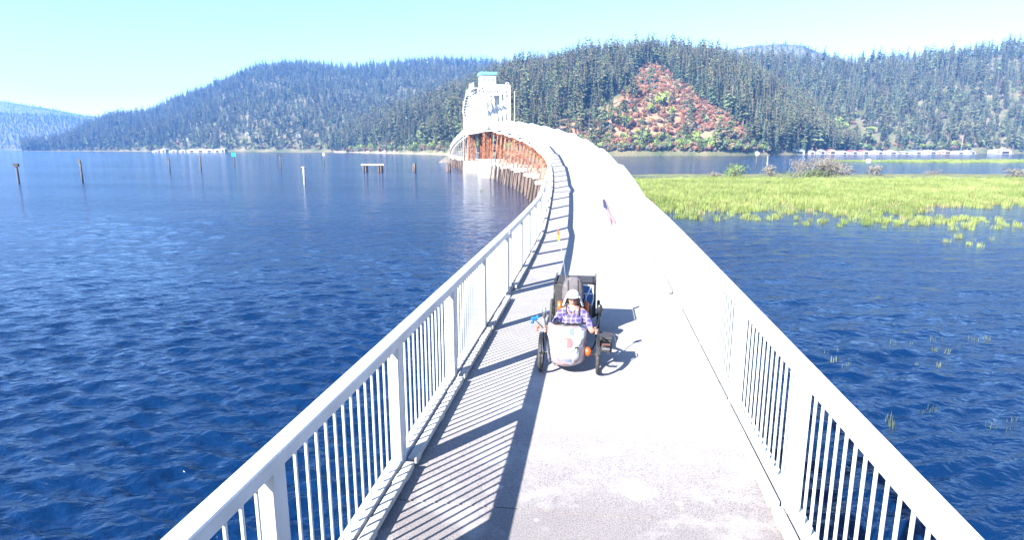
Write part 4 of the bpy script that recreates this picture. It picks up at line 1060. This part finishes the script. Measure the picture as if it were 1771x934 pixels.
# ------------------------------------------------------------------ boathouses and cabins
def house(px, py, Y, wd, hgt, dp, wall, roof, label, ang=0, cat='boathouse', name='boathouse', group=None, door=True, zb=None):
    p = far(px, py, Y); t = thing(name, label, cat, (p.x, Y, zb if zb is not None else .25), ang, group)
    mb = MB(); mb.box((0, 0, hgt*.36), (wd, dp, hgt*.72))
    n = mb.add([(-wd/2, -dp/2, hgt*.721), (wd/2, -dp/2, hgt*.721), (0, -dp/2, hgt*.97)]); mb.face((n, n+1, n+2)); n = mb.add([(-wd/2, dp/2, hgt*.721), (wd/2, dp/2, hgt*.721), (0, dp/2, hgt*.97)]); mb.face((n+2, n+1, n))
    mb.build('wall', M[wall], t)
    mb = MB(); e = .35
    for sx in (-1, 1):
        a = [(sx*(wd/2+e), -dp/2-e, hgt*.68), (0, -dp/2-e, hgt), (0, dp/2+e, hgt), (sx*(wd/2+e), dp/2+e, hgt*.68)]
        n = mb.add(a + [(x, y, z+.14) for x, y, z in a])
        for q in ((0, 1, 2, 3), (7, 6, 5, 4), (0, 4, 5, 1), (2, 6, 7, 3), (1, 5, 6, 2), (3, 7, 4, 0)): mb.face([n+i for i in q])
    mb.build('roof', M[roof], t)
    if door:
        mb = MB(); mb.box((wd*.12, -dp/2-.03, hgt*.27), (wd*.42, .08, hgt*.5)); mb.build('door', M['dark'], t)
        mb = MB(); mb.box((-wd*.32, -dp/2-.03, hgt*.42), (wd*.14, .07, hgt*.2)); mb.build('window', M['glass'], t)
        mb = MB(); mb.box((0, -dp/2-1.1, -.05), (wd*1.1, 2.0, .35)); mb.build('float', M['wood_grey'], t)
    return t
WN = {'wood_white': 'white', 'wood_grey': 'grey', 'wood_tan': 'tan'}; RN = {'roof_white': 'pale', 'roof_red': 'red', 'roof_blue': 'blue grey', 'roof_grey': 'grey'}
row = [(1323, 24, 5.2, 'wood_white', 'roof_blue'), (1348, 18, 4.2, 'wood_white', 'roof_white'), (1375, 30, 6.4, 'wood_white', 'roof_white'), (1399, 14, 4.6, 'wood_white', 'roof_grey'), (1417, 14, 5.4, 'wood_grey', 'roof_white'), (1436, 17, 6.0, 'wood_tan', 'roof_red'),
       (1455, 14, 4.0, 'wood_white', 'roof_white'), (1473, 15, 4.6, 'wood_grey', 'roof_red'), (1492, 18, 4.8, 'wood_white', 'roof_red'), (1516, 17, 4.2, 'wood_white', 'roof_white'), (1539, 21, 4.4, 'wood_white', 'roof_white'), (1563, 14, 3.6, 'wood_grey', 'roof_white'), (1583, 17, 4.4, 'wood_white', 'roof_blue'), (1606, 22, 4.4, 'wood_white', 'roof_white'),
       (1632, 20, 4.6, 'wood_tan', 'roof_white'), (1655, 18, 3.8, 'wood_white', 'roof_white'), (1675, 15, 4.4, 'wood_white', 'roof_grey'), (1729, 36, 6.0, 'wood_white', 'roof_white')]
ORD = ['leftmost', 'second', 'third', 'fourth', 'fifth', 'sixth', 'seventh', 'eighth', 'ninth', 'tenth', 'eleventh', 'twelfth', 'thirteenth', 'fourteenth', 'fifteenth', 'sixteenth', 'next to last', 'rightmost']
for i, (px, wpx, hh, wa, ro) in enumerate(row):
    Y = interp([(1310, 520), (1420, 560), (1771, 610)], px); hh *= .78
    house(px, 262, Y, wpx/F*Y*.84, hh, 9, wa, ro, '%s boathouse with %s roof, %s from the left along the right shore' % (WN[wa], RN[ro], ORD[i]) if 0 < i < 16 else '%s boathouse with %s roof, %s of the row on the right shore' % (WN[wa], RN[ro], ORD[i]), random.uniform(-.25, .25), group='boathouses on the right shore')
mar = [(272, 10, 3), (285, 9, 5.4), (302, 13, 3.4), (318, 11, 3.6), (333, 14, 4.6), (348, 14, 4.8), (363, 14, 4.6), (377, 12, 4.8), (387, 9, 6)]
for i, (px, wpx, hh) in enumerate(mar):
    Y = 830; house(px, 262, Y, wpx/F*Y*.98, hh, 9, 'wood_white', 'roof_white' if i not in (2, 3) else 'roof_blue', 'white covered boat slip at the far left shore, %s of the marina row' % (ORD[i] if i < 8 else 'rightmost'), 0, 'boat shed', 'boat_shed', 'marina sheds on the far left shore')
for px, py, Y, wd, lab in ((378, 238, 1010, 9, 'small white cabin among trees above the marina'), (322, 243, 1000, 8, 'low white cabin in the trees left above the marina'), (428, 233, 1050, 6, 'tiny white hut in the forest right above the marina'), (516, 236, 1000, 8, 'white cabin on the forest slope behind the bare dark post')):
    p = far(px, py, Y)
    best = min(np.linspace(.01, .6, 60), key=lambda t: abs(to_px(*left_hill.at(px, t))[1] - py)); g = left_hill.at(px, best)
    c = house(px, py, g.y, wd, 5.5, 7, 'wood_white', 'roof_white', lab, .2, 'cabin', 'cabin', door=False, zb=g.z-.4); mb = MB(); mb.box((0, -3.53, 2.0), (wd*.3, .08, 1.6)); mb.build('window', M['glass'], c)
px = 1662; b = far(1662, 262, 640); t = thing('mast', 'tall thin pole behind the boathouses on the right shore', 'pole', (b.x, 640, 0)); mb = MB(); mb.tube([(0, 0, 0), (0, 0, far(1662, 233, 640).z)], [.35, .2], 8); mb.build('pole', M['wood_tan'], t, True)
# ------------------------------------------------------------------ reed meadow
def reed_clump(seed, hgt, n, m):
    rd = random.Random(seed); mb = MB()
    for _ in range(n):
        a = rd.random()*6.28; r = .42*math.sqrt(rd.random()); x, y = r*math.cos(a), r*math.sin(a); h = hgt*rd.uniform(.6, 1.15); la = rd.random()*6.28; ln = h*rd.uniform(.05, .35)
        d = Vector((math.cos(la), math.sin(la), 0)); s = Vector((-d.y, d.x, 0))*.014*rd.uniform(.7, 1.4)
        b = Vector((x, y, -.3)); mid = b + d*ln*.3 + Vector((0, 0, .3+h*.6)); top = b + d*ln + Vector((0, 0, .3+h))
        mb.quad(b-s, b+s, mid+s*.9, mid-s*.9); mb.tri(mid-s*.9, mid+s*.9, top)
    return mb.mesh('reed_tuft', m)
tufts = []
for i, (hg, n, m) in enumerate(((.62, 52, 'reed'), (.52, 46, 'reed'), (.75, 40, 'reed'), (.5, 7, 'reed_dim'), (.55, 34, 'reed_dry'))):
    x, y = ((lake(1640, 386), lake(1722, 396), lake(1502, 389), lake(1440, 625), lake(1562, 381))[i])
    o = obj('reed_tuft', reed_clump(50+i, hg, n, M[m]), None, (x, y, 0), i)
    o.scale = (.7, .7, .7) if i != 3 else (.42, .42, .3)
    tag(o, ('green reed tuft among the loose clump before the reed meadow', 'thin green reed tuft farthest right in front of the reed meadow', 'green reed tuft just off the middle of the meadow edge', 'few short dull reeds in open water beside the right railing', 'dry yellowish reed tuft at the meadow edge')[i], 'reeds', 'reed tufts in the open water right of the bridge'); tufts.append(o)
rp, rs_, rr_, ri = [], [], [], []
def reed(x, y, s, k): rp.append((x, y, 0)); rs_.append(s); rr_.append(random.random()*6.28); ri.append(k)
xe0, ye0 = lake(1110, 306); 
def edge_near(px): return interp([(1080, 345), (1110, 352), (1150, 366), (1200, 372), (1260, 366), (1320, 358), (1400, 366), (1480, 372), (1560, 366), (1640, 356), (1771, 352), (2200, 350)], px)
y = 46.0
while y < 118:
    stp = .52 if y < 80 else .66; half = 1.4*y
    x = 6
    while x < half:
        qx, qy = x+random.uniform(-.3, .3), y+random.uniform(-.3, .3); px, py = to_px(qx, qy, 0)
        n = mnoise.noise(Vector((qx*.13, qy*.13, 0))) + .5*mnoise.noise(Vector((qx*.5, qy*.35, 4)))
        if px > 1085 + (py-305)*.1 and y < 113 + 4*mnoise.noise(Vector((qx*.06, 1, 0))):
            e = edge_near(px); dd = (e - py)/14 + n*1.1
            pr = min(1, max(0, .5+dd*.55))
            if py > e + 8: pr *= .25
            if random.random() < pr: reed(qx, qy, random.uniform(.7, 1.15)*(1 if py < e-8 else .8), random.choices((0, 1, 2, 3, 4), (4, 4, 2, .3, .7) if py < e-10 else (1.5, 3, .6, 3, .8))[0])
        x += stp
    y += stp*.95
for px, py, rad, n in ((1640, 384, 3.0, 90), (1720, 395, 2.0, 25), (1500, 388, 2.5, 40), (1560, 380, 3, 60), (1240, 378, 2, 40), (1380, 376, 3, 50), (1700, 420, 2, 10), (848, 330, 3.0, 26)):
    cx_, cy_ = lake(px, py)
    for _ in range(n):
        a = random.random()*6.28; r = rad*math.sqrt(random.random()); reed(cx_+r*math.cos(a)*2.2, cy_+r*math.sin(a), random.uniform(.4, .75)*(1 if px > 900 else .3), random.choice((0, 1, 3, 3)))
for px, py in ((1515, 517), (1620, 610), (1610, 637), (1682, 590), (1527, 730), (1720, 745), (1610, 832), (1612, 585), (1555, 596), (1690, 585), (1765, 740), (1460, 632), (1430, 610), (1580, 712), (1600, 708)):
    cx_, cy_ = lake(px, py)
    for _ in range(2): reed(cx_+random.uniform(-.3, .3), cy_+random.uniform(-.2, .2), random.uniform(.18, .30), 3)
for _ in range(2600):                                 # the thin strip of reeds farther out
    px = random.uniform(1440, 2150); py = 279.5 + random.uniform(-2.2, 2.0)*min(1, (px-1430)/200); x, y = lake(px, py); reed(x, y, random.uniform(.7, 1.1)*1.3, random.choice((0, 1, 2)))
o = stuff('reed_bed', rp, rs_, rr_, ri, [[t] for t in tufts]); tag(o, 'bright green reed meadow standing in the shallow water', 'reeds')
# bank behind the reeds
mb = MB(); rings = []
for px in np.linspace(1090, 2250, 90):
    f = min(1, (px-1090)/60); n = mnoise.noise(Vector((px*.013, 0, 2))); h = (.25+.35*abs(n))*f
    a, b = lake(px, 307+n*1.0), lake(px, 300.5+n*1.2)
    am = ((a[0]+b[0])/2, (a[1]+b[1])/2); rings.append(mb.add([(a[0], a[1], -.2), (am[0]*.98+a[0]*.02, am[1]*.98+a[1]*.02, h*.8), (am[0], am[1]+1.5, h), (b[0], b[1], -.2)]))
for a, b in zip(rings, rings[1:]):
    for k in range(3): mb.face((a+k, b+k, b+k+1, a+k+1))
tag(mb.build('marsh_bank', M['marsh'], None, True), kind='structure')
def bush(px, py0, py1, wpx, n, ml, label, name='bush', leaf=.16, seed=1):
    x, y = lake(px, py0); h = (py0-py1)/F*y; rad = wpx/2/F*y; cr, tr = shrub(h*1.1, rad*1.15, seed, n, ml, leaf, True, True)
    t = thing(name, label, 'bush', (x, y, 0), 0); obj('crown', cr, t); obj('trunk', tr, t); return t
bush(1275, 307, 281, 52, 900, 'leaf_green', 'green bush at the left end of the grassy bank', seed=71)
bush(1331, 306, 282, 26, 420, 'leaf_grey', 'small pale dry bush just left of the big grey bush', seed=72)
bush(1430, 308, 265, 86, 3200, 'leaf_grey', 'big grey leafless bush on the bank beyond the reeds', seed=73)
bush(1385, 306, 275, 36, 500, 'leaf_grey', 'pale dry bush touching the left side of the big grey bush', seed=74)
bush(1395, 308, 291, 80, 1200, 'leaf_green', 'low green bush spreading under the big grey bush', seed=75)
bush(1513, 304, 284, 26, 380, 'leaf_grey', 'small dry bush right beside the white board post', seed=76)
bush(1617, 303, 290, 30, 160, 'leaf_grey', 'wispy thin dry bush alone on the right part of the bank', seed=77)
bush(1757, 305, 291, 44, 700, 'leaf_grey', 'low dark bush at the right edge of the bank', seed=78)
bush(1236, 307, 296, 22, 260, 'leaf_grey', 'small low grey scrub at the left tip of the bank', seed=79)
# ------------------------------------------------------------------ haze
mb = MB(); HZ_TOP = max(max((o.matrix_basis @ Vector(c)).z for c in o.bound_box) for o in COL.objects if o.type == 'MESH' and o.name.endswith(('hill', 'ridge'))) + 32
mb.box((0, 1700, (HZ_TOP-1.6)/2), (5200, 4000, HZ_TOP+1.6)); hz = mb.build('haze', []); tag(hz, 'thin blue summer haze over the lake', 'haze', kind='stuff')
hm = bpy.data.materials.new('haze_air'); hm.use_nodes = True; hn = hm.node_tree; hn.nodes.remove(hn.nodes['Principled BSDF'])
pv = hn.nodes.new('ShaderNodeVolumePrincipled'); pv.inputs['Color'].default_value = (.13, .39, 1.0, 1); pv.inputs['Density'].default_value = .00016; pv.inputs['Anisotropy'].default_value = 0
hn.links.new(pv.outputs[0], hn.nodes['Material Output'].inputs['Volume']); hz.data.materials.append(hm)
